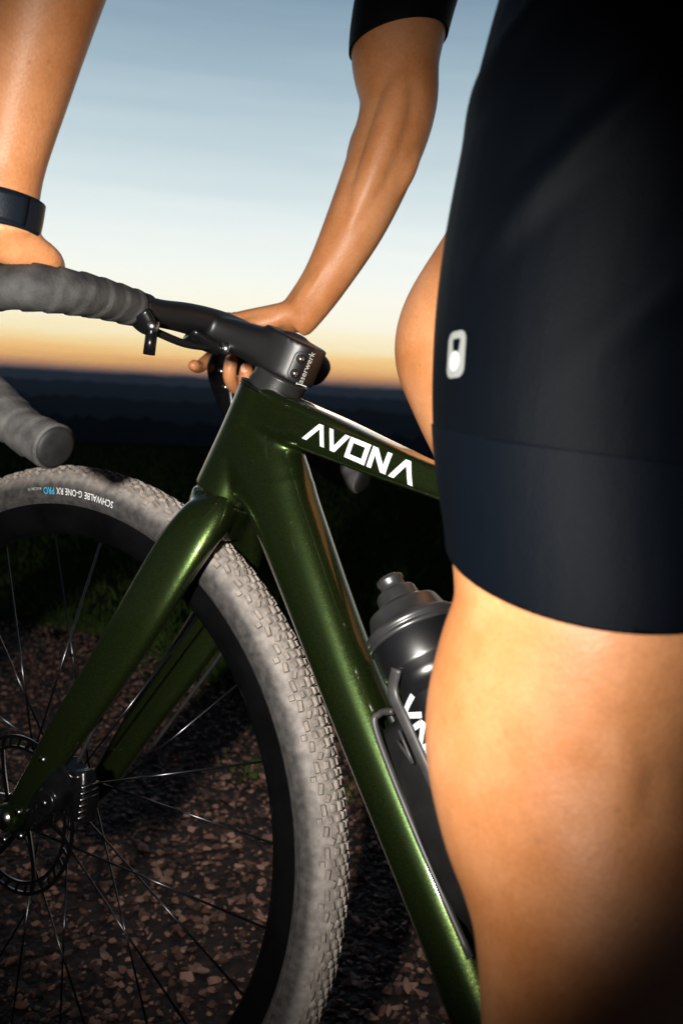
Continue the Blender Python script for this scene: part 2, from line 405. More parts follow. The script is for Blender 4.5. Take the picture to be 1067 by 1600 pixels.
def strokes(lines, w):
    """flat polylines of constant width (square joints) as 2-D quads"""
    V = []; F = []
    for L in lines:
        L = [np.array(p, float) for p in L]; n = len(L); lo = []; hi = []
        closed = np.allclose(L[0], L[-1])
        for i, p in enumerate(L):
            a = L[i-1] if i > 0 else (L[-2] if closed else None); b = L[i+1] if i < n-1 else (L[1] if closed else None)
            d1 = (p-a)/np.linalg.norm(p-a) if a is not None else None; d2 = (b-p)/np.linalg.norm(b-p) if b is not None else None
            if d1 is None: d1 = d2
            if d2 is None: d2 = d1
            n1 = np.array([-d1[1], d1[0]]); n2 = np.array([-d2[1], d2[0]])
            m = n1+n2; m /= np.linalg.norm(m); m = m/max(.35, m.dot(n1))
            lo.append(p-m*w/2); hi.append(p+m*w/2)
        o = len(V); V += [q for pr in zip(lo, hi) for q in pr]
        for i in range(n-1): F.append((o+2*i, o+2*i+2, o+2*i+3, o+2*i+1))
    return np.array(V), F
def decal(V2, F, org, ux, uy, nrm, bvh, off=.0006, far=.06):
    """lay a flat print on a surface: every point dropped along -nrm"""
    org, ux, uy, nrm = Vector(org), Vector(ux).normalized(), Vector(uy).normalized(), Vector(nrm).normalized()
    out_ = []
    for x, y in V2:
        p = org+ux*x+uy*y
        loc, n, i, d = bvh.ray_cast(p+nrm*far, -nrm)
        out_.append(tuple(loc+n*off if loc is not None else p))
    return out_, F
def bvh_of(me): 
    return BVHTree.FromPolygons([v.co.copy() for v in me.vertices], [tuple(p.vertices) for p in me.polygons])

# ================================================================== THE SETTING
def fnoise(x, y, s=1.0):
    return (math.sin(x*1.7*s+1.3)*math.cos(y*2.1*s+.4)+.5*math.sin(x*4.3*s+y*3.1*s)+.25*math.sin(x*9.1*s-y*7.7*s+2))/1.75
def height(x, y):
    d = math.hypot(x-CAMW.x, y-CAMW.y)
    z = .015*fnoise(x, y, .8)*min(1, max(0, (abs(y+.2)-1.2)/2)) if d < 60 else 0
    if d > 7.5:
        e = d-7.5
        z -= .006*e*e if e < 14 else 1.176+.168*(e-14) if e < 400 else 66+30*(1-math.exp(-(e-400)/600.))
    return z
def ground_mats():
    m = mat('grass_ground', (.009, .016, .004), 1.0, spec=0, col2=(.020, .026, .008), vscale=3.0, bump=.6, bscale=90, bdist=.01)
    m = mat('gravel', (.055, .038, .030), .9, spec=.25)
    t, b = nodes(m)
    c = t.nodes.new('ShaderNodeTexCoord')
    v = t.nodes.new('ShaderNodeTexVoronoi'); v.inputs['Scale'].default_value = 70; t.links.new(c.outputs['Object'], v.inputs['Vector'])
    n = t.nodes.new('ShaderNodeTexNoise'); n.inputs['Scale'].default_value = 5; n.inputs['Detail'].default_value = 6; t.links.new(c.outputs['Object'], n.inputs['Vector'])
    s = t.nodes.new('ShaderNodeSeparateColor'); t.links.new(v.outputs['Color'], s.inputs[0])
    x = t.nodes.new('ShaderNodeMix'); x.data_type = 'RGBA'; x.inputs['A'].default_value = (.012, .008, .0065, 1); x.inputs['B'].default_value = (.07, .043, .033, 1)  # soil darkened in colour to stand in for shade between the stones
    t.links.new(s.outputs[0], x.inputs['Factor'])
    y = t.nodes.new('ShaderNodeMix'); y.data_type = 'RGBA'; y.inputs['A'].default_value = (.022, .015, .012, 1); t.links.new(n.outputs['Fac'], y.inputs['Factor']); t.links.new(x.outputs['Result'], y.inputs['B'])
    t.links.new(y.outputs['Result'], b.inputs['Base Color'])
    bp = t.nodes.new('ShaderNodeBump'); bp.inputs['Strength'].default_value = 1; bp.inputs['Distance'].default_value = .006; bp.invert = True
    t.links.new(v.outputs['Distance'], bp.inputs['Height']); t.links.new(bp.outputs[0], b.inputs['Normal'])
    mat('forest_far', (.010, .018, .022), 1.0, spec=0, col2=(.022, .032, .034), vscale=.02, detail=8)
ground_mats()

# ground: one sheet out to the horizon (rings round the viewpoint)
def build_ground():
    rr = [0]+[.35*1.13**i for i in range(96)]
    rr = [r for r in rr if r < 30000]+[30000]
    na = 120; V = [(CAMW.x, CAMW.y, 0)]; F = []
    for r in rr[1:]:
        for j in range(na):
            a = 2*math.pi*j/na; x = CAMW.x+r*math.cos(a); y = CAMW.y+r*math.sin(a); V.append((x, y, height(x, y)))
    for j in range(na): F.append((0, 1+j, 1+(j+1) % na))
    for i in range(len(rr)-2):
        for j in range(na):
            a = 1+i*na+j; b = 1+i*na+(j+1) % na; F.append((a, a+na, b+na, b))
    return tag(geo('ground', V, F, 'grass_ground'), kind='structure')
ground = build_ground()
EDGE = -1.0
def edge_y(x): return EDGE-.13*math.sin(x*1.9+.5)-.06*math.sin(x*5.3)+(.09 if x < .9 else 0)*math.exp(-((x-.4)/.35)**2)*1.0
def build_road():
    V = []; F = []; xs = np.arange(-9, 14, .1); ny = 8
    for x in xs:
        a = edge_y(x); b = 2.7+.15*math.sin(x*1.3)
        for k in range(ny+1):
            y = a+(b-a)*k/ny
            V.append((x, y, height(x, y)+(.012 if 0 < k < ny else -.004)))
    for i in range(len(xs)-1):
        for k in range(ny):
            a = i*(ny+1)+k; F.append((a, a+ny+1, a+ny+2, a+1))
    return tag(geo('gravel_road', V, F, 'gravel'), kind='structure')
road = build_road()

# crushed stone of the road: the 300 that show largest one by one, the rest as one mass
def stone_shape(seed):
    rs = np.random.RandomState(seed); bm = bmesh.new()
    for k in range(11):
        p = rs.normal(0, 1, 3); p /= np.abs(p).max()*.45+np.linalg.norm(p)*.55; p *= np.array((1.15, .9, .6))*rs.uniform(.85, 1.1); bm.verts.new(p)
    bmesh.ops.convex_hull(bm, input=bm.verts)
    bmesh.ops.delete(bm, geom=[v for v in bm.verts if not v.link_faces], context='VERTS'); bmesh.ops.triangulate(bm, faces=bm.faces)
    bm.verts.index_update(); V = np.array([tuple(v.co) for v in bm.verts]); F = [tuple(v.index for v in f.verts) for f in bm.faces]; bm.free()
    return V, F
SHAPES = [stone_shape(i) for i in range(10)]
SMESH = []
for i, (v, f) in enumerate(SHAPES):
    me = bpy.data.meshes.new('stone'); me.from_pydata([tuple(q) for q in v], [], f); me.update(); me.materials.append(MAT['stone']); SMESH.append(me)
def gravel():
    rs = np.random.RandomState(3)
    n = 36000
    X = rs.uniform(-.75, 1.9, n); Y = rs.uniform(-1.25, .45, n); S = .0026+.0044*rs.power(.5, n)+.0040*(rs.rand(n) > .955)
    keep = [Y[i] > edge_y(X[i])-.02+.1*rs.rand() for i in range(n)]
    X, Y, S = X[keep], Y[keep], S[keep]
    camp = np.array(CAMW); d = np.array(M_LEAN.to_3x3() @ cD); r = np.array(M_LEAN.to_3x3() @ cR); u = np.array(M_LEAN.to_3x3() @ cU)
    P = np.stack([X, Y, 0*X+.01], 1)-camp; dep = P @ d; px = 533.5+1371*(P @ r)/dep; py = 800-1371*(P @ u)/dep
    vis = ((px-15)/400)**2+((py-1280)/420)**2 < 1
    vis |= (px > 540) & (px < 720) & (py > 1440) & (py < 1600)
    vis &= (px > 150) & (py > 1110) & (py < 1600)
    big = np.where(vis, S/dep, 0); idx = np.argsort(-big)[:300]; chosen = set(idx.tolist())
    Vs = []; Fs = []; o = 0
    for i in range(len(X)):
        k = rs.randint(10); R = Matrix.Rotation(rs.uniform(0, 6.28), 3, 'Z') @ Matrix.Rotation(rs.normal(0, .55), 3, 'X')
        if i in chosen:
            ob = bpy.data.objects.new('stone', SMESH[k]); COL.objects.link(ob)
            s = S[i]*1.12
            ob.matrix_local = Matrix.Translation((X[i], Y[i], .012+s*.22)) @ R.to_4x4() @ Matrix.Scale(s, 4); ob.parent = road
        else:
            v = SHAPES[k][0] @ np.array(R).T*S[i]+np.array((X[i], Y[i], .012+S[i]*.15)); Vs.append(v)
            Fs += [(a+o, b+o, c+o) for a, b, c in SHAPES[k][1]]; o += len(v)
    g = geo('loose_gravel', np.vstack(Vs), Fs, 'gravel_stones', None, smooth=False)
    g.parent = road; tag(g, kind='stuff')
m = mat('gravel_stones', (.10, .06, .045), .85)
t, b = nodes(m)
gi = t.nodes.new('ShaderNodeNewGeometry'); cr2 = t.nodes.new('ShaderNodeValToRGB'); t.links.new(gi.outputs['Random Per Island'], cr2.inputs[0])
cr2.color_ramp.elements[0].color = (.032, .015, .010, 1); cr2.color_ramp.elements[1].color = (.36, .195, .140, 1)
e = cr2.color_ramp.elements.new(.55); e.color = (.125, .060, .041, 1)
t.links.new(cr2.outputs[0], b.inputs['Base Color'])
m = MAT['stone']; t, b = nodes(m)
oi = t.nodes.new('ShaderNodeObjectInfo'); cr2 = t.nodes.new('ShaderNodeValToRGB'); t.links.new(oi.outputs['Random'], cr2.inputs[0])
cr2.color_ramp.elements[0].color = (.060, .029, .020, 1); cr2.color_ramp.elements[1].color = (.38, .225, .172, 1)
e = cr2.color_ramp.elements.new(.5); e.color = (.16, .075, .050, 1)
t.links.new(cr2.outputs[0], b.inputs['Base Color'])
gravel()

# grass of the verge and field
def grass():
    rs = np.random.RandomState(5); V = []; F = []
    head = HEAD; n = 0
    pts = []
    for _ in range(34000):
        d = 1.3+9.0*rs.rand()**1.5; a = head+rs.uniform(-.62, .62); pts.append((CAMW.x+d*math.cos(a), CAMW.y+d*math.sin(a), 1.0))
    for _ in range(5000):
        x = rs.uniform(-.6, 3); pts.append((x, edge_y(x)-abs(rs.normal(0, .12))+.03, .8))
    for cx, cy, k, sp in ((.43, -.72, 130, .035), (.24, -.80, 60, .03), (.80, -.93, 260, .07), (.62, -.9, 80, .05), (1.2, -.95, 130, .08)):
        for _ in range(k): pts.append((cx+rs.normal(0, sp), cy+rs.normal(0, sp), -.6))
    for x, y, k in pts:
        if k > 0 and y > edge_y(x)+.03: continue
        h = abs(k)*rs.uniform(.02, .05); wv = rs.uniform(.0015, .003)*(1+.25*math.hypot(x, y)); a = rs.uniform(0, 6.28)
        lx, ly = rs.normal(0, .5, 2)*h; c, s = math.cos(a)*wv, math.sin(a)*wv; z = height(x, y)
        o = len(V)
        V += [(x-c, y-s, z-.003), (x+c, y+s, z-.003), (x+lx*.35+c*.7, y+ly*.35+s*.7, z+h*.6), (x+lx*.35-c*.7, y+ly*.35-s*.7, z+h*.6), (x+lx, y+ly, z+h)]
        F += [(o, o+1, o+2, o+3), (o+3, o+2, o+4)]
    mat('grass_blade', (.040, .085, .018), .8, col2=(.075, .115, .028), vscale=6, spec=.05)
    return tag(geo('grass', V, F, 'grass_blade', smooth=False), 'dark green grass of the verge and field behind the road', 'grass', kind='stuff')
grass()

# wooded hills beyond the crest, each ridge farther and higher
def hill(name, dist, top_deg, amp, seed, width=.9, tree=0.):
    rs = np.random.RandomState(seed); ph = rs.uniform(0, 6.28, 9); V = []; F = []; n = 260
    for i in range(n+1):
        a = HEAD-width+2*width*i/n
        e = sum(math.sin(a*f+p)/f**.9 for f, p in zip((3, 5, 9, 14, 23, 37, 61, 90, 140), ph))
        z = CAMW.z+dist*math.tan(D2R(top_deg+amp*e))+tree*rs.rand()
        c, s = math.cos(a), math.sin(a)
        for d, zz in ((.72, -.02*dist-70), (.86, (z-.02*dist-70)*.5), (1.0, z), (1.12, (z-.02*dist-70)*.5), (1.3, -.02*dist-70)):
            V.append((CAMW.x+dist*d*c, CAMW.y+dist*d*s, zz))
    for i in range(n):
        for k in range(4): F.append((i*5+k, i*5+k+1, (i+1)*5+k+1, (i+1)*5+k))
    return tag(geo(name, V, F, 'forest_far'), kind='structure')
hill('hill', 420, -3.2, .35, 1, tree=4)
hill('hill', 1300, -1.7, .28, 2, tree=6)
hill('hill', 3200, -.75, .18, 3, tree=8)
hill('hill', 9000, .02, .09, 4, tree=10)

# ================================================================== THE BICYCLE
bike = empty('bicycle', M_LEAN)
tag(bike, 'dark metallic green gravel bike with white lettering and dusty front tyre, leaning under its rider', 'bicycle')
I4 = Matrix.Identity(4)

# ---- frame
BB = np.array((-.611, 0, -.068))
DTd = np.array((-.230, 0, -.258)); DTd /= np.linalg.norm(DTd)
DTn = np.array((DTd[2], 0, -DTd[0])); DTn = -DTn if DTn[2] < 0 else DTn      # up and back, off the down tube
def frame():
    L = []
    L.append(loft([ax(.389), ax(.415), ax(.45), ax(.494)], [(.0275, .030), (.0262, .029), (.0248, .0275), (.0245, .0265)], 26, 32, ex=2.4))
    L.append(loft([(-.205, 0, .436), (-.25, 0, .4265), (-.295, 0, .4165), (-.36, 0, .4015), (-.422, 0, .3890), (-.60, 0, .357), (-.765, 0, .335)],
                  [(.0235, .022), (.0225, .0195), (.0225, .0182), (.0220, .0150), (.0210, .0125), (.019, .012), (.016, .013)], 56, 40, ex=6))
    L.append(loft([(-.190, 0, .405), (-.230, 0, .376), (-.263, 0, .337), (-.36, 0, .219), (-.49, 0, .073), BB],
                  [(.0255, .038), (.0255, .038), (.0252, .0315), (.0245, .0250), (.0265, .0252), (.030, .026)], 60, 36, ex=2.4))
    L.append(cyl(BB+np.array((0, .036, 0)), BB+np.array((0, -.036, 0)), .028, 28))
    ST0, ST1 = BB, np.array((-.79, 0, .40))
    L.append(loft([ST0, (ST0+ST1)/2, ST1], [(.022, .024), (.017, .02), (.016, .018)], 30, 24, ex=2.5))
    RA = np.array((-1.035, 0, .0))
    for s in (-1, 1):
        L.append(loft([BB+np.array((-.02, .025*s, 0)), (-.78, .042*s, -.05), RA+np.array((0, .066*s, 0))], [(.011, .017), (.009, .012), (.008, .010)], 26, 14))
        L.append(loft([(-.765, .012*s, .30), (-.87, .05*s, .17), RA+np.array((0, .066*s, 0))], [(.008, .012), (.007, .009), (.008, .009)], 26, 14))
        L.append(cyl(RA+np.array((0, .058*s, 0)), RA+np.array((0, .074*s, 0)), .016, 18))
    me = fuse(*join(L), .0021, 9, .5)
    # the tubes flow into each other behind the head tube
    bm = bmesh.new(); bm.from_mesh(me); cj = Vector((-.238, 0, .400))
    vs = [v for v in bm.verts if (v.co-cj).length < .042 and v.co.z < .408+.22*(-v.co.x-.238)]
    for _ in range(45): bmesh.ops.smooth_vert(bm, verts=vs, factor=.5, use_axis_x=True, use_axis_y=True, use_axis_z=True)
    bm.to_mesh(me); bm.free()
    return link('frame', me, 'green_paint', bike)
FR = frame(); FR_B = bvh_of(FR.data)

# lettering on the left of the top tube
def lettering():
    o = Vector((-.2835, .030, .4105)); e = Vector((-.3975, .030, .3850))
    ux = (e-o).normalized(); n = Vector((0, 1, 0)); uy = Vector((0.0, 0, 1)); uy = (uy-ux*uy.dot(ux)).normalized()
    h = .0165; adv = (e-o).length
    # Λ V O N Λ, every stroke a bar cut level at foot and head
    W = adv; sw = .0046
    def bar(x0, y0, x1, y1, w_=sw): return [(x0*W-w_/2, y0*h), (x0*W+w_/2, y0*h), (x1*W+w_/2, y1*h), (x1*W-w_/2, y1*h)]
    def flat(x0, x1, y): return [(x0*W-sw/2, y*h-.0018), (x1*W+sw/2, y*h-.0018), (x1*W+sw/2, y*h+.0018), (x0*W-sw/2, y*h+.0018)]
    bars = [bar(.0, 0, .115, 1, .0054), bar(.185, 0, .115, 1), bar(.215, 1, .285, 0), bar(.375, 1, .285, 0, .0054),
            bar(.425, 0, .425, 1), bar(.575, 0, .575, 1), flat(.425, .575, .90), flat(.425, .575, .10),
            bar(.635, 0, .635, 1), bar(.635, 1, .765, 0, .0060), bar(.765, 0, .765, 1), bar(.835, 0, .925, 1, .0054), bar(1.0, 0, .925, 1)]
    V2 = []; F2 = []
    for q4 in bars:
        v, f = subdiv(q4, [(0, 1, 2, 3)], 2); k = len(V2); V2 += [tuple(q) for q in v]; F2 += [tuple(i+k for i in q) for q in f]
    V, F = decal(V2, F2, o, ux, uy, n, FR_B, .0007)
    geo('brand_lettering', V, F, 'white_print', FR)
    # white mark on the front of the head tube
    c = ax(.425)
    v, f = subdiv(*strokes([[(0, -.010), (.004, .010)]], .006), n=2)
    V, F = decal(v, f, c+Vector((.06, 0, 0)), (0, 1, 0), AXD, (1, .25, .34), FR_B, .0006, .1)
    geo('head_badge', V, F, 'white_print', FR)
lettering()

# ---- headset cover / spacer under the stem
def spacer():
    bk = Vector((-.007, 0, -.002))
    L = [loft([ax(.4955)+bk*.6, ax(.505)+bk*.9, ax(.5135)+bk], [(.0240, .0245), (.0235, .0235), (.0235, .0245)], 10, 40, ex=2.3)]
    V, F = xform(join(L), M_STEER)
    geo('headset_spacer', V, F, 'spacer_black', bike)
    V, F = loft([ax(.4938), ax(.4968)], [(.0250, .0275)]*2, 3, 40, ex=2.3)
    geo('headset_cover', V, F, 'bolt_dark', bike)
spacer()

# ---- fork (turned with the bars)
def fork():
    L = [loft([ax(.352), ax(.366), ax(.380), ax(.3875)], [(.030, .024), (.0285, .028), (.0275, .030), (.0275, .030)], 14, 32, ex=2.3)]
    for s in (-1, 1):
        L.append(loft([(-.175, .008*s, .344), (-.1765, .027*s, .3300), (-.1655, .0445*s, .296), (-.143, .0560*s, .240), (-.104, .0565*s, .170), (-.058, .0555*s, .095), (-.012, .055*s, .012)],
                      [(.017, .023), (.0150, .0248), (.0120, .0268), (.0108, .0258), (.0105, .0235), (.010, .0205), (.009, .016)], 60, 22, side=(0, 1, .0), ex=2.8))
        L.append(cyl((0, .048*s, 0), (0, .064*s, 0), .0155, 22))
    me = fuse(*join(L), .0022, 22, .5); me.transform(M_STEER)
    o = link('fork', me, 'green_paint', bike)
    geo('axle', *xform(cyl((0, .0665, 0), (0, -.0665, 0), .0095, 18), M_STEER), 'bolt_dark', o)
    # hose inside the right leg's rear edge
    V, F = loft([(-.196, -.046, .27), (-.166, -.046, .205), (-.120, -.045, .13), (-.085, -.045, .075)], [.0022]*4, 30, 8)
    geo('cable_groove', *xform((V, F), M_STEER), 'rubber_black', o)
    return o
FK = fork()

# ---- wheel
def wheel(name, M, rotor=True):
    root_prof = [(.3197, .0148), (.3165, .0152), (.308, .0150), (.297, .0128), (.2885, .0085), (.2852, .0040), (.2846, 0)]
    prof = root_prof+[(r, -y) for r, y in root_prof[-2::-1]]+[(.312, -.0105), (.310, 0), (.312, .0105)]
    o = geo(name, *lathe(prof, 160, True), 'rim_black', bike, M)
    # tyre
    pr_ = []; Rc, rh = .3325, .0222
    for k in range(29):
        f = D2R(-146+292*k/28); pr_.append((Rc+rh*math.cos(f), rh*math.sin(f)))
    pr_ = [(.3195, -.0128)]+pr_+[(.3195, .0128)]
    # moulded rib above the rim
    pr2 = []
    for r, y in pr_:
        pr2.append((r, y))
    geo('tyre', *lathe(pr2, 200), 'tyre_dusty', o)
    rib = []
    for sgn in (1, -1):
        f0 = D2R(112)*sgn
        rib.append(lathe([(Rc+(rh+.0009)*math.cos(f0+d), (rh+.0009)*math.sin(f0+d)) for d in (-.05, 0, .05)], 160))
    geo('sidewall_rib', *join(rib), 'tyre_dusty', o)
    # tread blocks
    Vs = []; Fs = []; k0 = 0; rs = np.random.RandomState(2)
    rows = [(0, 124, .0, 8.5, 3.2, 2.6, 0), (9.5, 124, .5, 6.5, 3.6, 2.6, 24), (-9.5, 124, .5, 6.5, 3.6, 2.6, -24), (20, 124, .0, 6.2, 3.8, 2.8, -20), (-20, 124, 0, 6.2, 3.8, 2.8, 20),
            (31, 124, .5, 6.8, 3.8, 3.0, 28), (-31, 124, .5, 6.8, 3.8, 3.0, -28), (43, 124, .0, 9.6, 3.8, 3.4, 10), (-43, 124, .0, 9.6, 3.8, 3.4, -10), (54, 62, .25, 5, 5, 2.6, 0), (-54, 62, .25, 5, 5, 2.6, 0)]
    for fd, n, ph, ln, wd, hh, tw in rows:
        f = D2R(fd)
        for i in range(n):
            a = 2*math.pi*(i+ph)/n
            er = np.array((math.cos(a), 0, math.sin(a))); et = np.array((-math.sin(a), 0, math.cos(a))); ey = np.array((0, 1, 0))
            nn = er*math.cos(f)+ey*math.sin(f); ss = -er*math.sin(f)+ey*math.cos(f)
            tw_ = D2R(tw if i % 2 else -tw*.3); u = et*math.cos(tw_)+ss*math.sin(tw_); v = ss*math.cos(tw_)-et*math.sin(tw_)
            c = er*Rc+nn*rh; l, w_, h_ = ln/2000*rs.uniform(.9, 1.1), wd/2000, hh/1000*rs.uniform(.85, 1.1)
            for z, q in ((-.0006, 1.08), (h_, .82)):
                for x, y in ((-1, -1), (1, -1), (1, 1), (-1, 1)): Vs.append(c+u*x*l*q+v*y*w_*q+nn*z)
            Fs += [(k0+4, k0+5, k0+6, k0+7), (k0, k0+1, k0+5, k0+4), (k0+1, k0+2, k0+6, k0+5), (k0+2, k0+3, k0+7, k0+6), (k0+3, k0, k0+4, k0+7)]; k0 += 8
    tag(geo('tread', Vs, Fs, 'tread_dusty', o, smooth=False), kind='stuff')
    # hub
    hp = [(.0, .046), (.009, .046), (.010, .038), (.021, .034), (.0215, .030), (.013, .026), (.0115, 0), (.013, -.030), (.0195, -.034), (.0195, -.038), (.010, -.041), (.009, -.049), (0, -.049)]
    geo('hub', *lathe(hp, 40), 'caliper_black', o)
    # spokes
    ns_ = 24
    V, F = cyl((0, 0, 0), (0, 0, 1), .00105, 8); sm = bpy.data.meshes.new('spoke'); sm.from_pydata([tuple(q) for q in V], [], F); sm.update(); sm.materials.append(MAT['spoke_steel'])
    for p in sm.polygons: p.use_smooth = True
    for i in range(ns_):
        a = 2*math.pi*(i+.32)/ns_; left = i % 2 == 0; sgn = 1 if (i//2) % 2 == 0 else -1
        hb = a+sgn*D2R(62); y0 = .032 if left else -.036
        p0 = Vector((.020*math.cos(hb), y0, .020*math.sin(hb))); p1 = Vector((.2862*math.cos(a), .002 if left else -.002, .2862*math.sin(a)))
        d = p1-p0; ob = bpy.data.objects.new('spoke', sm); COL.objects.link(ob)
        ob.matrix_local = Matrix.Translation(p0) @ d.to_track_quat('Z', 'Y').to_matrix().to_4x4() @ Matrix.Diagonal((1, 1, d.length, 1)); ob.parent = o
    if rotor:
        ring = [lathe([(.0762, .0472), (.0800, .0472), (.0800, .0454), (.0762, .0454)], 96, True), lathe([(.0660, .0472), (.0692, .0472), (.0692, .0454), (.0660, .0454)], 96, True)]
        for i in range(36):
            a = 2*math.pi*i/36; da = .055 if i % 3 else .09
            ring.append(loft([(.0685*math.cos(a), .0463, .0685*math.sin(a)), (.0768*math.cos(a+da), .0463, .0768*math.sin(a+da))], [(.0017 if i % 3 else .0026, .0008)]*2, 2, 8, side=(-math.sin(a), 0, math.cos(a)), ex=4))
        for i in range(6):
            a = 2*math.pi*i/6; p = (.021*math.cos(a-.5), .0463, .021*math.sin(a-.5)); q = (.069*math.cos(a), .0463, .069*math.sin(a)); mdl = (.048*math.cos(a-.12), .0463, .048*math.sin(a-.12))
            ring.append(loft([p, mdl, q], [(.0032, .0009)]*3, 8, 8, side=(math.cos(a), 0, math.sin(a)) if False else (-math.sin(a), 0, math.cos(a)), ex=4))
        ring.append(lathe([(.010, .0485), (.022, .0485), (.0235, .0465), (.022, .0445), (.010, .0445)], 40))
        geo('brake_rotor', *join(ring), 'bolt_dark', o, smooth=False)
    return o
FW = wheel('front_wheel', M_STEER)
RW = wheel('rear_wheel', Matrix.Translation((-1.035, 0, 0)), True)

def tyre_print():
    # name on the left sidewall, upside down over the top of the wheel
    Rc, rh = .3325, .0222
    def lay(s, size, s0, matname, sx=.82):
        v, f = text_mesh(s, size); v, f = subdiv(v, f, 1)
        v[:, 0] *= sx
        wd = v[:, 0].max(); out_ = []
        for x, y in v:
            r_ = .3335-.0005-y              # letters' heads toward the hub
            a = math.pi/2-(x+s0)/.329+ .0   # reading forward over the top
            cf = max(-1, min(1, (r_-Rc)/rh)); yy = rh*math.sqrt(max(0, 1-cf*cf))+.0007
            out_.append((r_*math.cos(a), yy, r_*math.sin(a)))
        geo('tyre_lettering', out_, f, matname, FW)
        return s0+wd
    s = -.0555
    v, f = strokes([[(0, .0015), (.004, .0045), (.0005, .0065)], [(.002, .0035), (-.0005, .0055)]], .0012)
    s = lay('SCHWALBE', .0098, s, 'white_print')+.003
    s = lay('G-ONE RX', .0098, s, 'white_print')+.003
    s = lay('PRO', .0104, s, 'cyan_print')+.003
    s = lay('45-622 28x1.70', .0040, s, 'grey_print')
tyre_print()

# ---- brake caliper on the left leg
def caliper():
    L = [loft([(-.030, .047, .004), (-.052, .047, .036), (-.073, .047, .072)], [(.015, .013), (.019, .017), (.013, .013)], 16, 20, ex=3.5)]
    L.append(loft([(-.088, .043, .022), (-.086, .043, .048), (-.080, .043, .070)], [(.011, .009), (.012, .010), (.009, .009)], 12, 16, ex=3))
    L.append(cyl((-.058, .047, .036), (-.058, .068, .036), .0125, 24)); L.append(cyl((-.048, .047, .018), (-.048, .066, .018), .007, 18))
    me = fuse(*join(L), .0016, 3, .5); me.transform(M_STEER)
    o = link('brake_caliper', me, 'caliper_black', bike)
    bolts = [((-.046, .058, .072), (-.046, .0665, .076)), ((-.021, .059, .013), (-.021, .067, .015)), ((-.029, .062, -.007), (-.029, .068, -.007)), ((-.058, .067, .036), (-.058, .0695, .036)), ((-.083, .048, .035), (-.083, .054, .036)), ((-.004, .062, -.02), (-.004, .066, -.02))]
    for a, b in bolts:
        geo('bolt', *xform(cyl(a, b, .0042, 14, .0034), M_STEER), 'bolt_dark', o)
    fins = [box((-.094, .047, .030+.006*k), (.004, .022, .0025)) for k in range(6)]
    geo('cooling_fins', *xform(join(fins), M_STEER), 'bolt_dark', o)
    V, F = loft([(-.078, .050, .078), (-.088, .049, .105), (-.100, .047, .135), (-.112, .049, .160)], [.0026]*4, 24, 10)
    geo('brake_hose', *xform((V, F), M_STEER), 'rubber_black', o)
caliper()

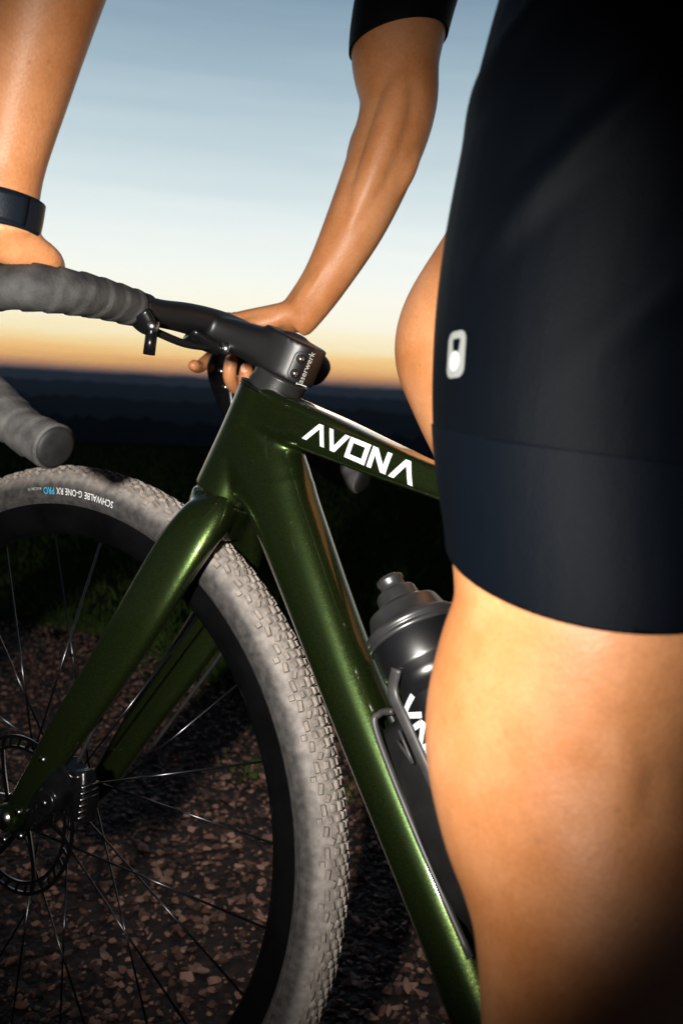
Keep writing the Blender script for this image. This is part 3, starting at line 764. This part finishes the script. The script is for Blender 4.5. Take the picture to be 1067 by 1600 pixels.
# ---- one-piece bar and stem
def handlebar():
    L = []
    c0 = ax(.5145); c1 = ax(.552)
    L.append(loft([Vector((c0.x-.005, 0, c0.z-.002)), Vector((c1.x-.005, 0, c1.z-.004))], [(.0250, .0300), (.0246, .0290)], 16, 36, ex=2.6))
    L.append(loft([(-.228, 0, .4835), (-.20, 0, .4905), (-.165, 0, .5000), (-.130, 0, .5070)], [(.0250, .023), (.0255, .0185), (.027, .0150), (.034, .0115)], 24, 32, ex=3.2))
    L.append(loft([(-.132, .112, .5035), (-.133, .075, .505), (-.135, .040, .508), (-.135, 0, .509), (-.135, -.040, .508), (-.133, -.075, .505), (-.132, -.112, .5035)],
                  [(.0135, .0120), (.0165, .0120), (.0215, .0135), (.0245, .0145), (.0215, .0135), (.0165, .012), (.0135, .0120)], 60, 28, side=(1, 0, 0), ex=2.5))
    me = fuse(*join(L), .002, 8, .5)
    SB = bvh_of(me)
    me.transform(M_STEER)
    h = link('handlebar', me, 'stem_black', bike)
    # clamp window with its two bolts, and the maker's name up the rear edge
    n = Vector((-.42, .9, 0)); o = Vector((-.2500, .020, .4745)); uy = Vector(AXD)*1; ux = uy.cross(n).normalized()
    ring = []; a0 = .0058; hh = .0072
    pts = [(a0*math.cos(t_), hh+a0*math.sin(t_)) for t_ in np.linspace(0, math.pi, 12)]+[(a0*math.cos(t_), -hh+a0*math.sin(t_)) for t_ in np.linspace(math.pi, 2*math.pi, 12)]
    pts.append(pts[0])
    v, f = strokes([pts], .0010)
    geo('clamp_window', *xform(decal(v, f, o, ux, uy, n, SB, .0004), M_STEER), 'rubber_black', h)
    for k in (-1, 1):
        loc, nn, _, _ = SB.ray_cast(o+uy*hh*k*.95+n*.05, -n)
        if loc is None: continue
        a = loc-nn*.002; b = loc+nn*.0010
        geo('bolt', *xform(cyl(a, b, .0042, 16), M_STEER), 'rubber_black', h)
        geo('bolt', *xform(cyl(loc+nn*.0009, loc+nn*.0018, .0027, 6), M_STEER), 'steel', h)
    v, f = text_mesh('Faserwerk', .0088); v[:, 0] *= .88; v, f = subdiv(v, f, 1)
    n2 = Vector((-.86, .52, 0)).normalized(); o2 = Vector((-.2570, .0125, .4570))
    geo('stem_lettering', *xform(decal(v, f, o2, AXD, n2.cross(Vector(AXD)), n2, SB, .0005), M_STEER), 'grey_print', h)
    # tape, hoods, levers, end plugs
    for s in (1, -1):
        P = [(-.132, .100, .5035), (-.132, .135, .503), (-.131, .170, .5005), (-.118, .196, .498), (-.090, .208, .494), (-.062, .212, .484), (-.047, .2145, .466), (-.054, .2165, .446), (-.0839, .2185, .428), (-.1276, .2195, .4035), (-.158, .220, .3890), (-.1925, .2205, .3805)]
        R = [.0155, (.0195, .0165), (.0225, .0175), (.020, .0180), .0172, .0165, .0165, .0165, .0165, .0165, .0165, .0168]
        P = [(x, y*s, z) for x, y, z in P]
        V, F = loft(P, R, 210, 24, side=(1, 0, .001), mod=lambda t_, th: 1+.085*(((t_*19+th/(2*math.pi)+.25*math.sin(t_*9)) % 1)-.5)+.012*math.sin(t_*31+1)+.012*np.sin(th*2+t_*40), rnd=False)
        geo('bar_tape', *xform((V, F), M_STEER), 'bar_tape', h)
        e = np.array(P[-1]); d = np.array(P[-1])-np.array(P[-2]); d /= np.linalg.norm(d)
        geo('bar_end_plug', *xform(loft([e-d*.002, e+d*.001, e+d*.003], [.0155, .0152, .0125], 6, 24), M_STEER), 'rubber_black', h)
        ty = np.array((-.132, .098*s, .5035)); geo('tape_finish', *xform(cyl(ty-np.array((0, .010*s, 0)), ty+np.array((0, .004*s, 0)), .0151, 24), M_STEER), 'rubber_black', h)
        # hood: grip body rising to a horn
        me2 = fuse(*join([loft([(-.096, .207*s, .497), (-.070, .210*s, .499), (-.030, .213*s, .503), (.012, .214*s, .509), (.034, .214*s, .532)],
                               [(.019, .021), (.0165, .021), (.0155, .021), (.0145, .018), (.011, .0115)], 30, 20, rnd=True)]), .0025, 4)
        me2.transform(M_STEER); hd = link('brake_hood', me2, 'rubber_black', h)
        lv = loft([(.022, .214*s, .512), (.030, .215*s, .494), (.020, .217*s, .468), (.010, .219*s, .442), (.006, .220*s, .426)], [(.009, .018), (.009, .0185), (.0085, .0165), (.0065, .011), (.005, .005)], 30, 14, ex=3, rnd=True)
        geo('brake_lever', *xform(lv, M_STEER), 'caliper_black', h)
        if s < 0:
            for k, (a, b) in enumerate((((.020, -.207, .489), (.020, -.2035, .489)), ((.012, -.209, .470), (.012, -.2055, .470)))):
                geo('bolt', *xform(cyl(a, b, .0035, 12), M_STEER), 'steel', h)
    # mount for a bicycle computer slung under the left wing
    rod = loft([(-.150, .094, .486), (-.158, .060, .4815), (-.166, .026, .4845)], [(.0040, .0034)]*3, 12, 10, side=(1, 0, 0))
    L = [rod]
    L.append(loft([(-.142, .106, .497), (-.147, .099, .489), (-.150, .092, .485)], [(.014, .006), (.012, .0062), (.0065, .0045)], 10, 14, side=(1, 0, 0)))
    L.append(loft([(-.150, .050, .492), (-.160, .034, .4855), (-.166, .024, .4835)], [(.014, .0045), (.012, .0055), (.007, .006)], 10, 14, side=(1, 0, 0)))
    mt = geo('computer_mount', *xform(join(L), M_STEER), 'carbon_black', h)
    geo('mount_clamp_pin', *xform(join([cyl((-.1545, .1005, .486), (-.1545, .1005, .4650), .0050, 16)]), M_STEER), 'caliper_black', h)
    geo('mount_bolt', *xform(cyl((-.1545, .1005, .4930), (-.1545, .1005, .4845), .0058, 16), M_STEER), 'steel', h)
    geo('mount_bolt', *xform(cyl((-.1735, .0245, .4895), (-.1735, .0245, .4800), .0046, 16), M_STEER), 'steel', h)
    return h
HB = handlebar()

# ---- bottle cage on the down tube and the rest of the bicycle behind the rider's leg
BA = np.array((-.3765, 0, .311))      # tip of the bottle's nozzle
def along(a, off=0., y=0.):           # a metres down the bottle axis from the tip, off metres away from the tube
    p = BA+DTd*a+DTn*off; return np.array((p[0], y, p[2]))
def cage():
    L = []
    L.append(loft([along(0.0900, -.041), along(0.1550, -.041), along(0.2550, -.041)], [(.017, .004)]*3, 20, 18, ex=4))
    L.append(loft([along(0.2470, -.041), along(0.2550, -.02), along(0.2550, .005)], [(.018, .003)]*3, 14, 14, ex=4))
    for s in (1, -1):
        # broad side wing
        L.append(loft([along(0.1050, -.036, .020*s), along(0.1550, -.030, .034*s), along(0.2250, -.026, .037*s), along(0.2550, -.03, .026*s)], [(.0035, .017), (.003, .017), (.003, .017), (.003, .012)], 24, 14, side=(0, 1, 0), ex=4))
    o = geo('bottle_cage', *join(L), 'cage_black', bike)
    for s in (1, -1):
        V, F = loft([along(.0760, -.004, .0370*s), along(.0890, -.0165, .0350*s), along(.1150, -.0165, .0358*s), along(.1750, -.0165, .0358*s), along(.2550, -.018, .035*s)], [(.0020, .0046)]*5, 40, 10)
        geo('cage_rail', V, F, 'cage_rail', o)
        V, F = loft([along(.1000, -.024, .0335*s), along(.0960, -.036, .0330*s), along(.1060, -.0435, .0350*s), along(.1750, -.0445, .0375*s), along(.2650, -.0445, .0360*s)], [(.0028, .0026)]*5, 40, 10)
        geo('cage_rail', V, F, 'cage_rail', o)
        V, F = loft([along(0.1200, -.030, .0345*s), along(0.1400, -.022, .0395*s)], [(.0012, .0012)]*2, 4, 8)
        V2, F2 = loft([along(0.1400, -.022, .0395*s), along(0.1150, -.022, .039*s)], [(.0012, .0012)]*2, 4, 8)
        geo('cage_emblem', *join([(V, F), (V2, F2)]), 'cage_rail', o)
cage()
def drive():
    st = np.array((-.79, 0, .40)); d = st-BB; d /= np.linalg.norm(d)
    geo('seatpost', *cyl(st-d*.05, st+d*.17, .0136, 20), 'carbon_black', bike)
    t_ = st+d*.18
    V, F = loft([t_+np.array((.135, 0, .012)), t_+np.array((.06, 0, .020)), t_+np.array((-.04, 0, .018)), t_+np.array((-.12, 0, .026)), t_+np.array((-.135, 0, .020))], [(.016, .010), (.024, .016), (.05, .02), (.07, .018), (.045, .012)], 36, 24, rnd=True)
    geo('saddle', V, F, 'rubber_black', bike)
    ring = lathe([(.078, .050-.093), (.0805, .048-.093), (.078, .046-.093), (.055, .0465-.093), (.055, .0495-.093)], 80, True)
    ring = (ring[0]+BB, ring[1]); geo('chainring', *ring, 'bolt_dark', bike)
    cd = np.array((-.35, 0, -.937))
    for s, dd in ((1, cd), (-1, -cd)):
        a = BB+np.array((0, .045*s, 0)); e = BB+dd*.17+np.array((0, .062*s, 0))
        geo('crank_arm', *loft([a, (a+e)/2, e], [(.008, .017), (.0075, .014), (.0075, .013)], 20, 18, ex=3, rnd=True), 'carbon_black', bike)
        pb = e+np.array((0, .05*s, 0))
        geo('pedal', *join([cyl(e, pb+np.array((0, .03*s, 0)), .006, 12), box(pb, (.075, .055, .016))]), 'bolt_dark', bike)
    return BB+cd*.17, BB-cd*.17
PEDL, PEDR = drive()

# ================================================================== THE BOTTLE
bt = empty('water_bottle', M_LEAN); tag(bt, 'black sports water bottle with pale lettering in the down tube cage', 'bottle')
def bottle():
    rot = Matrix((( DTn[0], 0, DTd[0]), (0, 1, 0), (DTn[2], 0, DTd[2]))).to_4x4()
    M = Matrix.Translation(Vector(BA)) @ rot
    def turn(prof, seg=64):
        V = []; F = []; k = len(prof)
        for i in range(seg):
            a = 2*math.pi*i/seg
            for z, r in prof: V.append(tuple(M @ Vector((r*math.cos(a), r*math.sin(a), z))))
        for i in range(seg):
            j = (i+1) % seg
            for q in range(k-1): F.append((i*k+q, j*k+q, j*k+q+1, i*k+q+1))
        return V, F
    body = [(.047, .030), (.049, .0345), (.0535, .0362), (.074, .0365), (.077, .0360), (.082, .0318), (.088, .0305), (.093, .0318), (.098, .0352), (.100, .0358), (.250, .0358), (.258, .034), (.262, .028), (.263, 0)]
    o = geo('bottle_body', *turn(body), 'bottle_body', bt)
    lid = [(.024, .010), (.0245, .0215), (.0262, .0235), (.0275, .0275), (.029, .0285), (.0395, .0318), (.0402, .0332), (.0412, .0350), (.0425, .0358), (.0432, .0374), (.0470, .0378), (.0476, .0368), (.0492, .0368), (.0498, .0379), (.0525, .0379), (.0532, .0366)]
    l = geo('bottle_lid', *turn(lid), 'bottle_lid', bt)
    noz = [(.0, 0), (.0, .0085), (.0012, .0108), (.0045, .0112), (.006, .0100), (.0115, .0098), (.0125, .0112), (.0128, .0150), (.0145, .0162), (.0235, .0172), (.0250, .0180)]
    geo('nozzle', *turn(noz, 40), 'bottle_lid', l)
    # lettering running down the bottle
    def lay(lines, wd, th0, z0, name='bottle_lettering'):
        v, f = strokes(lines, wd); v, f = subdiv(v, f, 3)
        out_ = []
        for x, y in v:
            a = th0+y/.0358; out_.append(tuple(M @ Vector((.0365*math.cos(a), .0365*math.sin(a), z0+x))))
        geo(name, out_, f, 'white_print', o)
    # y runs round the bottle (+ toward the tube side), x down its length
    h = .0080
    lay([[(0, -h), (.006, h*.6), (.0095, h*.6), (.0150, -h)]], .0042, 1.82, .0985)
    lay([[(.0195, h), (.0195, -h*.6), (.0215, -h*.75), (.0330, h*.75), (.0350, h*.6), (.0350, -h)]], .0042, 1.82, .0985)
    lay([[(.0395, -h), (.0395, h*.6), (.042, h*.9), (.0600, h*.9)]], .0042, 1.82, .0985)
bottle()

# ================================================================== THE RIDER
rider = empty('person', M_LEAN); tag(rider, 'rider in dark short-sleeved jersey and black bib shorts, hands on the bars', 'person')
def S(p): return tuple(M_STEER @ Vector(p))
def seglist():
    return dict(
        thL=((-.61, .09, .74), (-.578, .114, .25)), shL=((-.578, .114, .25), (-.70, .12, -.17)),
        thR=((-.58, -.09, .78), (-.293, -.152, .535)), shR=((-.293, -.152, .535), (-.56, -.125, .20)),
        pel=((-.63, -.06, .75), (-.63, .06, .75)), tor=((-.62, 0, .78), (-.26, 0, 1.10)),
        shd=((-.25, -.15, 1.10), (-.25, .15, 1.10)), hd=((-.2, 0, 1.15), (-.1, 0, 1.35)),
        uaR=((-.17, -.175, 1.11), (-.1265, -.21, .8239)), foR=((-.1265, -.21, .8239), (-.02, -.19, .575)),
        uaL=((-.24, .19, 1.08), (-.20, .262, .765)), foL=((-.20, .262, .765), (-.13, .236, .52)))
SEG = seglist()
def body():
    L = []
    # left leg, almost straight at the bottom of the stroke
    L.append(loft([(-.615, .085, .77), (-.585, .100, .648), (-.5665, .105, .527), (-.5675, .106, .44), (-.5840, .109, .371), (-.5950, .111, .325), (-.5890, .113, .287), (-.5885, .114, .256), (-.5995, .116, .225), (-.6145, .117, .200), (-.6285, .118, .172), (-.6450, .118, .117), (-.662, .118, .03), (-.688, .119, -.07), (-.709, .12, -.165), (-.712, .12, -.215)],
                  [(.102, .108), (.098, .101), (.0865, .0915), (.0795, .084), (.0705, .0770), (.0660, .0770), (.0635, .0760), (.0610, .0750), (.0565, .0710), (.0535, .0675), (.0515, .066), (.0520, .0665), (.053, .066), (.042, .050), (.030, .036), (.031, .036)], 110, 40, side=(0, 1, 0)))
    L.append(ball((-.538, .110, .254), (.020, .026, .030)))                     # kneecap
    L.append(ball((-.553, .090, .292), (.026, .026, .045)))                     # inner quadriceps
    L.append(ball((-.565, .142, .300), (.026, .022, .055)))
    L.append(loft([(-.612, .148, .40), (-.625, .149, .31), (-.636, .145, .24), (-.642, .140, .18)], [.016, .0175, .016, .013], 24, 14, rnd=True))
    L.append(ball((-.600, .152, .228), (.026, .017, .024)))
    L.append(loft([(-.640, .150, .13), (-.655, .153, .05), (-.67, .150, -.03)], [.018, .022, .016], 16, 14, rnd=True))
    # right leg, knee up
    L.append(loft([(-.62, -.08, .80), (-.53, -.108, .742), (-.438, -.128, .685), (-.348, -.146, .600), (-.298, -.152, .540), (-.320, -.150, .490), (-.395, -.142, .412), (-.47, -.135, .33), (-.545, -.128, .235), (-.585, -.125, .165), (-.588, -.124, .13)],
                  [(.100, .105), (.092, .096), (.084, .088), (.070, .072), (.059, .061), (.054, .056), (.054, .058), (.050, .054), (.038, .042), (.031, .034), (.031, .036)], 90, 36, side=(0, 1, 0)))
    L.append(ball((-.268, -.153, .540), (.020, .026, .028)))
    # feet
    for p, s in ((PEDL, 1), (PEDR, -1)):
        y = .12*s
        ank = (-.712, y, -.205) if s > 0 else (-.585, -.124, .14)
        tip = (p[0]+.085, y+.01*s, p[2]+.018); bl = (p[0], y, p[2]+.030); he = (ank[0]-.045, y, ank[2]-.045)
        L.append(loft([he, (ank[0], y, ank[2]-.02), bl, tip], [(.026, .026), (.034, .036), (.042, .026), (.026, .014)], 30, 20, side=(0, 1, 0), rnd=True))
    # trunk
    L.append(loft([(-.66, 0, .70), (-.64, 0, .78), (-.56, 0, .87), (-.45, 0, .96), (-.35, 0, 1.04), (-.26, 0, 1.10), (-.20, 0, 1.15)],
                  [(.150, .10), (.160, .110), (.148, .105), (.155, .112), (.168, .112), (.140, .09), (.06, .06)], 50, 40, side=(0, 1, 0)))
    L.append(loft([(-.22, 0, 1.12), (-.17, 0, 1.20), (-.14, 0, 1.25)], [.06, .055, .055], 12, 24, side=(0, 1, 0)))
    L.append(ball((-.11, 0, 1.32), (.095, .075, .115), 28, 18)); L.append(ball((-.015, 0, 1.30), (.018, .013, .022)))
    L.append(ball((-.05, 0, 1.235), (.05, .048, .035)))
    for s in (-1, 1): L.append(ball((-.12, .076*s, 1.31), (.02, .01, .03)))
    # right arm (knuckles on the right hood)
    L.append(loft([(-.23, -.13, 1.11), (-.165, -.185, 1.075), (-.125, -.197, .985), (-.113, -.202, .889), (-.124, -.209, .826), (-.118, -.207, .768), (-.0985, -.201, .690), (-.071, -.1955, .622), (-.045, -.191, .580), (-.035, -.189, .570)],
                  [(.065, .065), (.062, .064), (.055, .058), (.0505, .0530), (.0430, .0455), (.0395, .0425), (.0345, .037), (.0265, .029), (.0225, .0270), (.021, .026)], 80, 30, side=(0, 1, 0)))
    L.append(ball((-.148, -.218, .828), (.018, .018, .026)))                    # elbow
    L.append(ball((-.099, -.203, .765), (.026, .028, .055)))                    # forearm muscle
    L.append(loft([(-.142, -.186, .872), (-.1415, -.184, .80), (-.128, -.181, .73), (-.108, -.180, .67)], [.012, .020, .018, .010], 24, 14, rnd=True))
    L.append(loft([(-.150, -.216, .800), (-.143, -.212, .745), (-.118, -.203, .690)], [.012, .016, .010], 20, 14, rnd=True))
    L.append(loft([(-.098, -.177, .655), (-.073, -.1745, .605), (-.056, -.175, .578)], [.005, .0068, .0062], 20, 12, rnd=True))
    L.append(loft([(-.088, -.1755, .640), (-.055, -.1715, .588), (-.040, -.173, .568)], [.005, .0062, .0060], 20, 12, rnd=True))
    # right hand: palm over the hood, fingers round it and back up on the inner side, first finger on the lever
    L.append(loft([S(p) for p in ((-.082, -.221, .5655), (-.050, -.217, .5575), (-.015, -.216, .5500), (.018, -.217, .5450))], [(.021, .0205), (.030, .0165), (.0350, .0150), (.0340, .0120)], 24, 22, side=(0, 1, 0), rnd=True))
    def finger(P, r0, r1): L.append(loft([S(p) for p in P], [r0]+[(r0+r1)/2]*(len(P)-2)+[r1], 26, 14, side=(0, 1, .2), rnd=True))
    finger([(.016, -.230, .5430), (.040, -.240, .536), (.062, -.236, .512), (.064, -.216, .494), (.055, -.194, .492)], .0095, .0080)
    finger([(.006, -.240, .534), (.012, -.2545, .508), (.008, -.244, .478), (.000, -.214, .4705), (-.008, -.189, .482), (-.0105, -.1855, .502)], .0095, .0086)
    finger([(-.014, -.242, .534), (-.012, -.2565, .507), (-.016, -.245, .476), (-.024, -.214, .4680), (-.033, -.189, .475), (-.0350, -.1855, .4925)], .0095, .0086)
    finger([(-.034, -.240, .536), (-.034, -.2525, .508), (-.037, -.243, .479), (-.041, -.216, .4665), (-.044, -.195, .466), (-.0435, -.186, .4760)], .0085, .0074)
    finger([(-.062, -.203, .556), (-.040, -.188, .545), (-.012, -.184, .535), (.012, -.190, .530)], .0110, .0085)
    for q in ((.014, -.199, .5535), (.013, -.212, .5570), (.008, -.225, .5545), (.000, -.236, .5480)): L.append(ball(S(q), (.0105, .0075, .0080), 12, 8))
    # left arm and hand
    L.append(loft([(-.25, .13, 1.10), (-.235, .19, 1.06), (-.222, .225, .93), (-.205, .252, .80), (-.190, .252, .735), (-.1640, .247, .686), (-.1450, .242, .631), (-.1325, .238, .575), (-.1330, .236, .535), (-.130, .235, .515)],
                  [(.065, .065), (.062, .064), (.054, .056), (.045, .047), (.0425, .046), (.0405, .0445), (.0355, .0385), (.0295, .031), (.0270, .0290), (.026, .028)], 80, 30, side=(0, 1, 0)))
    L.append(loft([S(p) for p in ((-.095, .214, .540), (-.060, .212, .535), (-.020, .213, .533), (.012, .214, .530))], [(.024, .020), (.032, .0165), (.037, .015), (.035, .012)], 24, 22, side=(0, 1, 0), rnd=True))
    L.append(loft([(-.131, .235, .53), S((-.105, .215, .535)), S((-.085, .213, .540))], [(.026, .026), (.026, .024), (.024, .02)], 12, 20, side=(0, 1, 0), rnd=True))
    L.append(loft([(-.133, .234, .520), S((-.108, .206, .527)), S((-.116, .186, .5235)), S((-.104, .168, .5180)), S((-.084, .160, .508))], [.021, .0175, .0125, .0108, .0085], 26, 16, rnd=True))
    def fl_(P, r0, r1): L.append(loft([S(p) for p in P], [r0]+[(r0+r1)/2]*(len(P)-2)+[r1], 22, 14, side=(0, 1, .2), rnd=True))
    fl_([(.010, .228, .530), (.035, .240, .520), (.045, .232, .498), (.040, .212, .484)], .0095, .0078)
    fl_([(-.004, .236, .528), (.004, .250, .508), (.002, .240, .482), (-.006, .214, .474)], .0095, .0083)
    fl_([(-.022, .238, .527), (-.016, .252, .506), (-.018, .241, .480), (-.026, .215, .470)], .0095, .0083)
    fl_([(-.040, .236, .527), (-.036, .248, .505), (-.038, .238, .480), (-.044, .216, .470)], .0085, .0073)
    fl_([(-.070, .195, .535), (-.050, .182, .522), (-.026, .180, .508), (-.006, .186, .500)], .0105, .0085)
    return fuse(*join(L), .0031, 7, .5)
body_me = body()
BODY = link('body', body_me, 'skin', rider)
BODY_B = bvh_of(body_me)

# ---- clothes follow the body
def nearest_seg(co):
    names = list(SEG); D = []
    for k in names:
        a, b = np.array(SEG[k][0]), np.array(SEG[k][1]); d = b-a
        t_ = np.clip(((co-a) @ d)/(d @ d), 0, 1); D.append(np.linalg.norm(co-(a+t_[:, None]*d), axis=1))
    return names, np.argmin(np.array(D), axis=0)
co = np.empty(len(body_me.vertices)*3); body_me.vertices.foreach_get('co', co); co = co.reshape(-1, 3)
NM, NS = nearest_seg(co)
IX = {k: i for i, k in enumerate(NM)}
def fold(p):
    # shallow stretch folds running across the thigh and up to the hip
    k = max(0., min(1., (p.z-.43)/.06))
    a = math.sin(62*(p.z*.75+p.x*.9+p.y*.35)+2.2*math.sin(9*p.y+7*p.z)); b_ = math.sin(31*(p.z*.5-p.x*.8+.4*p.y)+1.7)
    return k*max(0, a)**3*max(0., .4+.6*b_)
def garment(name, keep, cuts, off, thick, material, wob=0.):
    """skin-tight cloth: the body's faces where keep, cut clean along the hem planes, set off the skin"""
    sel = np.zeros(len(co), bool)
    for k in keep: sel |= NS == IX[k]
    faces = [p.vertices[:] for p in body_me.polygons if all(sel[i] for i in p.vertices)]
    used = sorted({i for f in faces for i in f}); mp = {v: i for i, v in enumerate(used)}
    bm = bmesh.new(); nr = [body_me.vertices[i].normal.copy() for i in used]
    lab = bm.verts.layers.int.new('seg')
    vs = [bm.verts.new(body_me.vertices[i].co+nr[q]*(off+wob*fold(body_me.vertices[i].co))) for q, i in enumerate(used)]
    for q, i in enumerate(used): vs[q][lab] = int(NS[i])
    for f in faces: bm.faces.new([vs[mp[i]] for i in f])
    for seg_names, pt, nn in cuts:
        ids = {IX[s] for s in seg_names}
        fs = [f for f in bm.faces if any(v[lab] in ids for v in f.verts)]
        es = {e for f in fs for e in f.edges}; vv = {v for f in fs for v in f.verts}
        r = bmesh.ops.bisect_plane(bm, geom=list(vv)+list(es)+fs, plane_co=pt, plane_no=nn, clear_outer=False, clear_inner=True, dist=1e-5)
    me = bpy.data.meshes.new(name); bm.normal_update(); bm.to_mesh(me); bm.free()
    o = link(name, me, material, rider)
    s = o.modifiers.new('thickness', 'SOLIDIFY'); s.thickness = thick; s.offset = -1
    return o
th = (Vector(SEG['thR'][0])-Vector(SEG['thR'][1])).normalized()
SHORTS = garment('bib_shorts', ['thL', 'thR', 'pel', 'shL'],
                 [(['thL', 'shL'], Vector((-.588, .111, .3582)), Vector((-.106, .433, 1))), (['thR'], Vector((-.392, -.135, .640)), Vector((-.55, .10, .80)))], .0026, .0022, 'shorts_fabric', .0042)
GRIP = garment('leg_gripper', ['thL', 'shL'], [(['thL', 'shL'], Vector((-.588, .111, .3574)), Vector((-.106, .433, 1))), (['thL', 'shL'], Vector((-.577, .11, .418)), Vector((.05, -.16, -.99)))], .0034, .0012, 'gripper_fabric')
JERSEY = garment('jersey', ['tor', 'shd', 'uaR', 'uaL', 'foR'], [(['uaR', 'foR'], Vector((-.113, -.202, .893)), Vector((.24, .20, .93))), (['uaL'], Vector((-.215, .24, .87)), Vector((-.1, -.1, 1)))], .0030, .0024, 'jersey_fabric')

# reflective tab on the shorts
def shorts_tab():
    B = bvh_of(SHORTS.data)
    o = Vector((-.5285, .178, .4490)); n = Vector((.42, .9, 0)).normalized(); uy = Vector((0.02, 0, 1)); ux = uy.cross(n).normalized(); uy = n.cross(ux)
    hw, hh, r = .0082, .0120, .0050
    def rrect(hw, hh, r, k=8):
        P = []
        for cx, cy, a0 in ((hw-r, hh-r, 0), (-hw+r, hh-r, 90), (-hw+r, -hh+r, 180), (hw-r, -hh+r, 270)):
            for q in range(k+1): a = D2R(a0+90*q/k); P.append((cx+r*math.cos(a), cy+r*math.sin(a)))
        return P
    A = rrect(hw, hh, r); Bq = []
    for x, y in A:                                   # square window in its upper half
        a = math.atan2(y-.0045, x); m_ = max(abs(math.cos(a)), abs(math.sin(a))); Bq.append((.0034*math.cos(a)/m_, .0045+.0036*math.sin(a)/m_))
    V2 = A+Bq; n_ = len(A); F = [(i, (i+1) % n_, n_+(i+1) % n_, n_+i) for i in range(n_)]
    v, f = subdiv(V2, F, 2)
    tab = geo('reflective_tab', *decal(v, f, o, ux, uy, n, B, .0006), 'reflective_print', SHORTS)
    C = [(0, -.0035)]+[(.0048*math.cos(a), -.0035+.0052*math.sin(a)) for a in np.linspace(0, 2*math.pi, 24, endpoint=False)]
    F = [(0, 1+i, 1+(i+1) % 24) for i in range(24)]
    v, f = subdiv(C, F, 2)
    geo('reflective_dot', *decal(v, f, o, ux, uy, n, B, .0011), 'reflective_bright', SHORTS)
shorts_tab()

# strap on the left wrist, shoes, helmet, finger nails
def extras():
    a, b = np.array((-.1332, .2360, .522)), np.array((-.1325, .2370, .547))
    V, F = loft([a, (a+b)/2, b], [(.0300, .0325), (.0312, .0335), (.0318, .0340)], 8, 36, side=(0, 1, 0), ex=2.2)
    st_ = geo('wrist_strap', V, F, 'strap', rider)
    V, F = loft([a+(b-a)*.08, (a+b)/2, b-(b-a)*.08], [(.0312, .0337), (.0326, .0350), (.0332, .0356)], 8, 60, side=(0, 1, 0), ex=2.2, caps=False)
    k_ = [q for q in F if all(V[i][0] < -.150 and V[i][1] > .232 for i in q)]
    kp = geo('strap_keeper', V, k_, 'strap', st_); so = kp.modifiers.new('t', 'SOLIDIFY'); so.thickness = .0016
    for p, s in ((PEDL, 1), (PEDR, -1)):
        y = .12*s; ank = (-.712, y, -.205) if s > 0 else (-.585, -.124, .14)
        tip = (p[0]+.090, y+.01*s, p[2]+.018); bl = (p[0], y, p[2]+.032); he = (ank[0]-.05, y, ank[2]-.045)
        geo('shoe', *loft([he, (ank[0], y, ank[2]-.022), bl, tip], [(.032, .034), (.040, .043), (.048, .032), (.030, .018)], 30, 24, side=(0, 1, 0), rnd=True), 'shoe', rider)
    V, F = ball((-.115, 0, 1.355), (.125, .095, .10), 30, 20); V = np.array(V); V[:, 2] = np.maximum(V[:, 2], 1.345)
    geo('helmet', V, F, 'helmet', rider)
    for c, d in ((S((-.0108, -.1855, .500)), (-.35, .9, .15)), (S((-.0350, -.1855, .4905)), (-.35, .9, .15)), (S((-.0437, -.186, .475)), (-.35, .9, .1))):
        d = Vector(d).normalized(); loc, n, i, dd = BODY_B.ray_cast(Vector(c)+d*.04, -d)
        if loc is None: continue
        up = Vector((.15, .25, .95)); up = (up-n*up.dot(n)).normalized(); sd = n.cross(up)
        V = [loc+n*.0003]+[loc+sd*.0046*math.cos(a)+up*.0056*math.sin(a)-n*(.0009*(abs(math.cos(a))+.3)) for a in np.linspace(0, 2*math.pi, 16, endpoint=False)]
        geo('finger_nail', V, [(0, 1+i, 1+(i+1) % 16) for i in range(16)], 'nail', rider)
extras()

# ================================================================== THE AIR
# thin evening haze between here and the far ridges
def haze():
    V, F = box((CAMW.x, CAMW.y, -160), (36000, 36000, 700))
    V = np.array(V); V[:, 2] = np.where(V[:, 2] > 0, 60., -420.)
    me = bpy.data.meshes.new('haze'); me.from_pydata([tuple(v) for v in V], [], F); me.update()
    m = bpy.data.materials.new('haze'); m.use_nodes = True; t = m.node_tree; t.nodes.clear()
    o = t.nodes.new('ShaderNodeOutputMaterial'); v = t.nodes.new('ShaderNodeVolumePrincipled')
    v.inputs['Color'].default_value = (.55, .72, 1, 1); v.inputs['Density'].default_value = 9e-5; v.inputs['Anisotropy'].default_value = 0
    t.links.new(v.outputs[0], o.inputs['Volume']); me.materials.append(m)
    ob = bpy.data.objects.new('haze', me); COL.objects.link(ob); tag(ob, 'thin blue evening haze over the far hills', 'haze', kind='stuff')
haze()
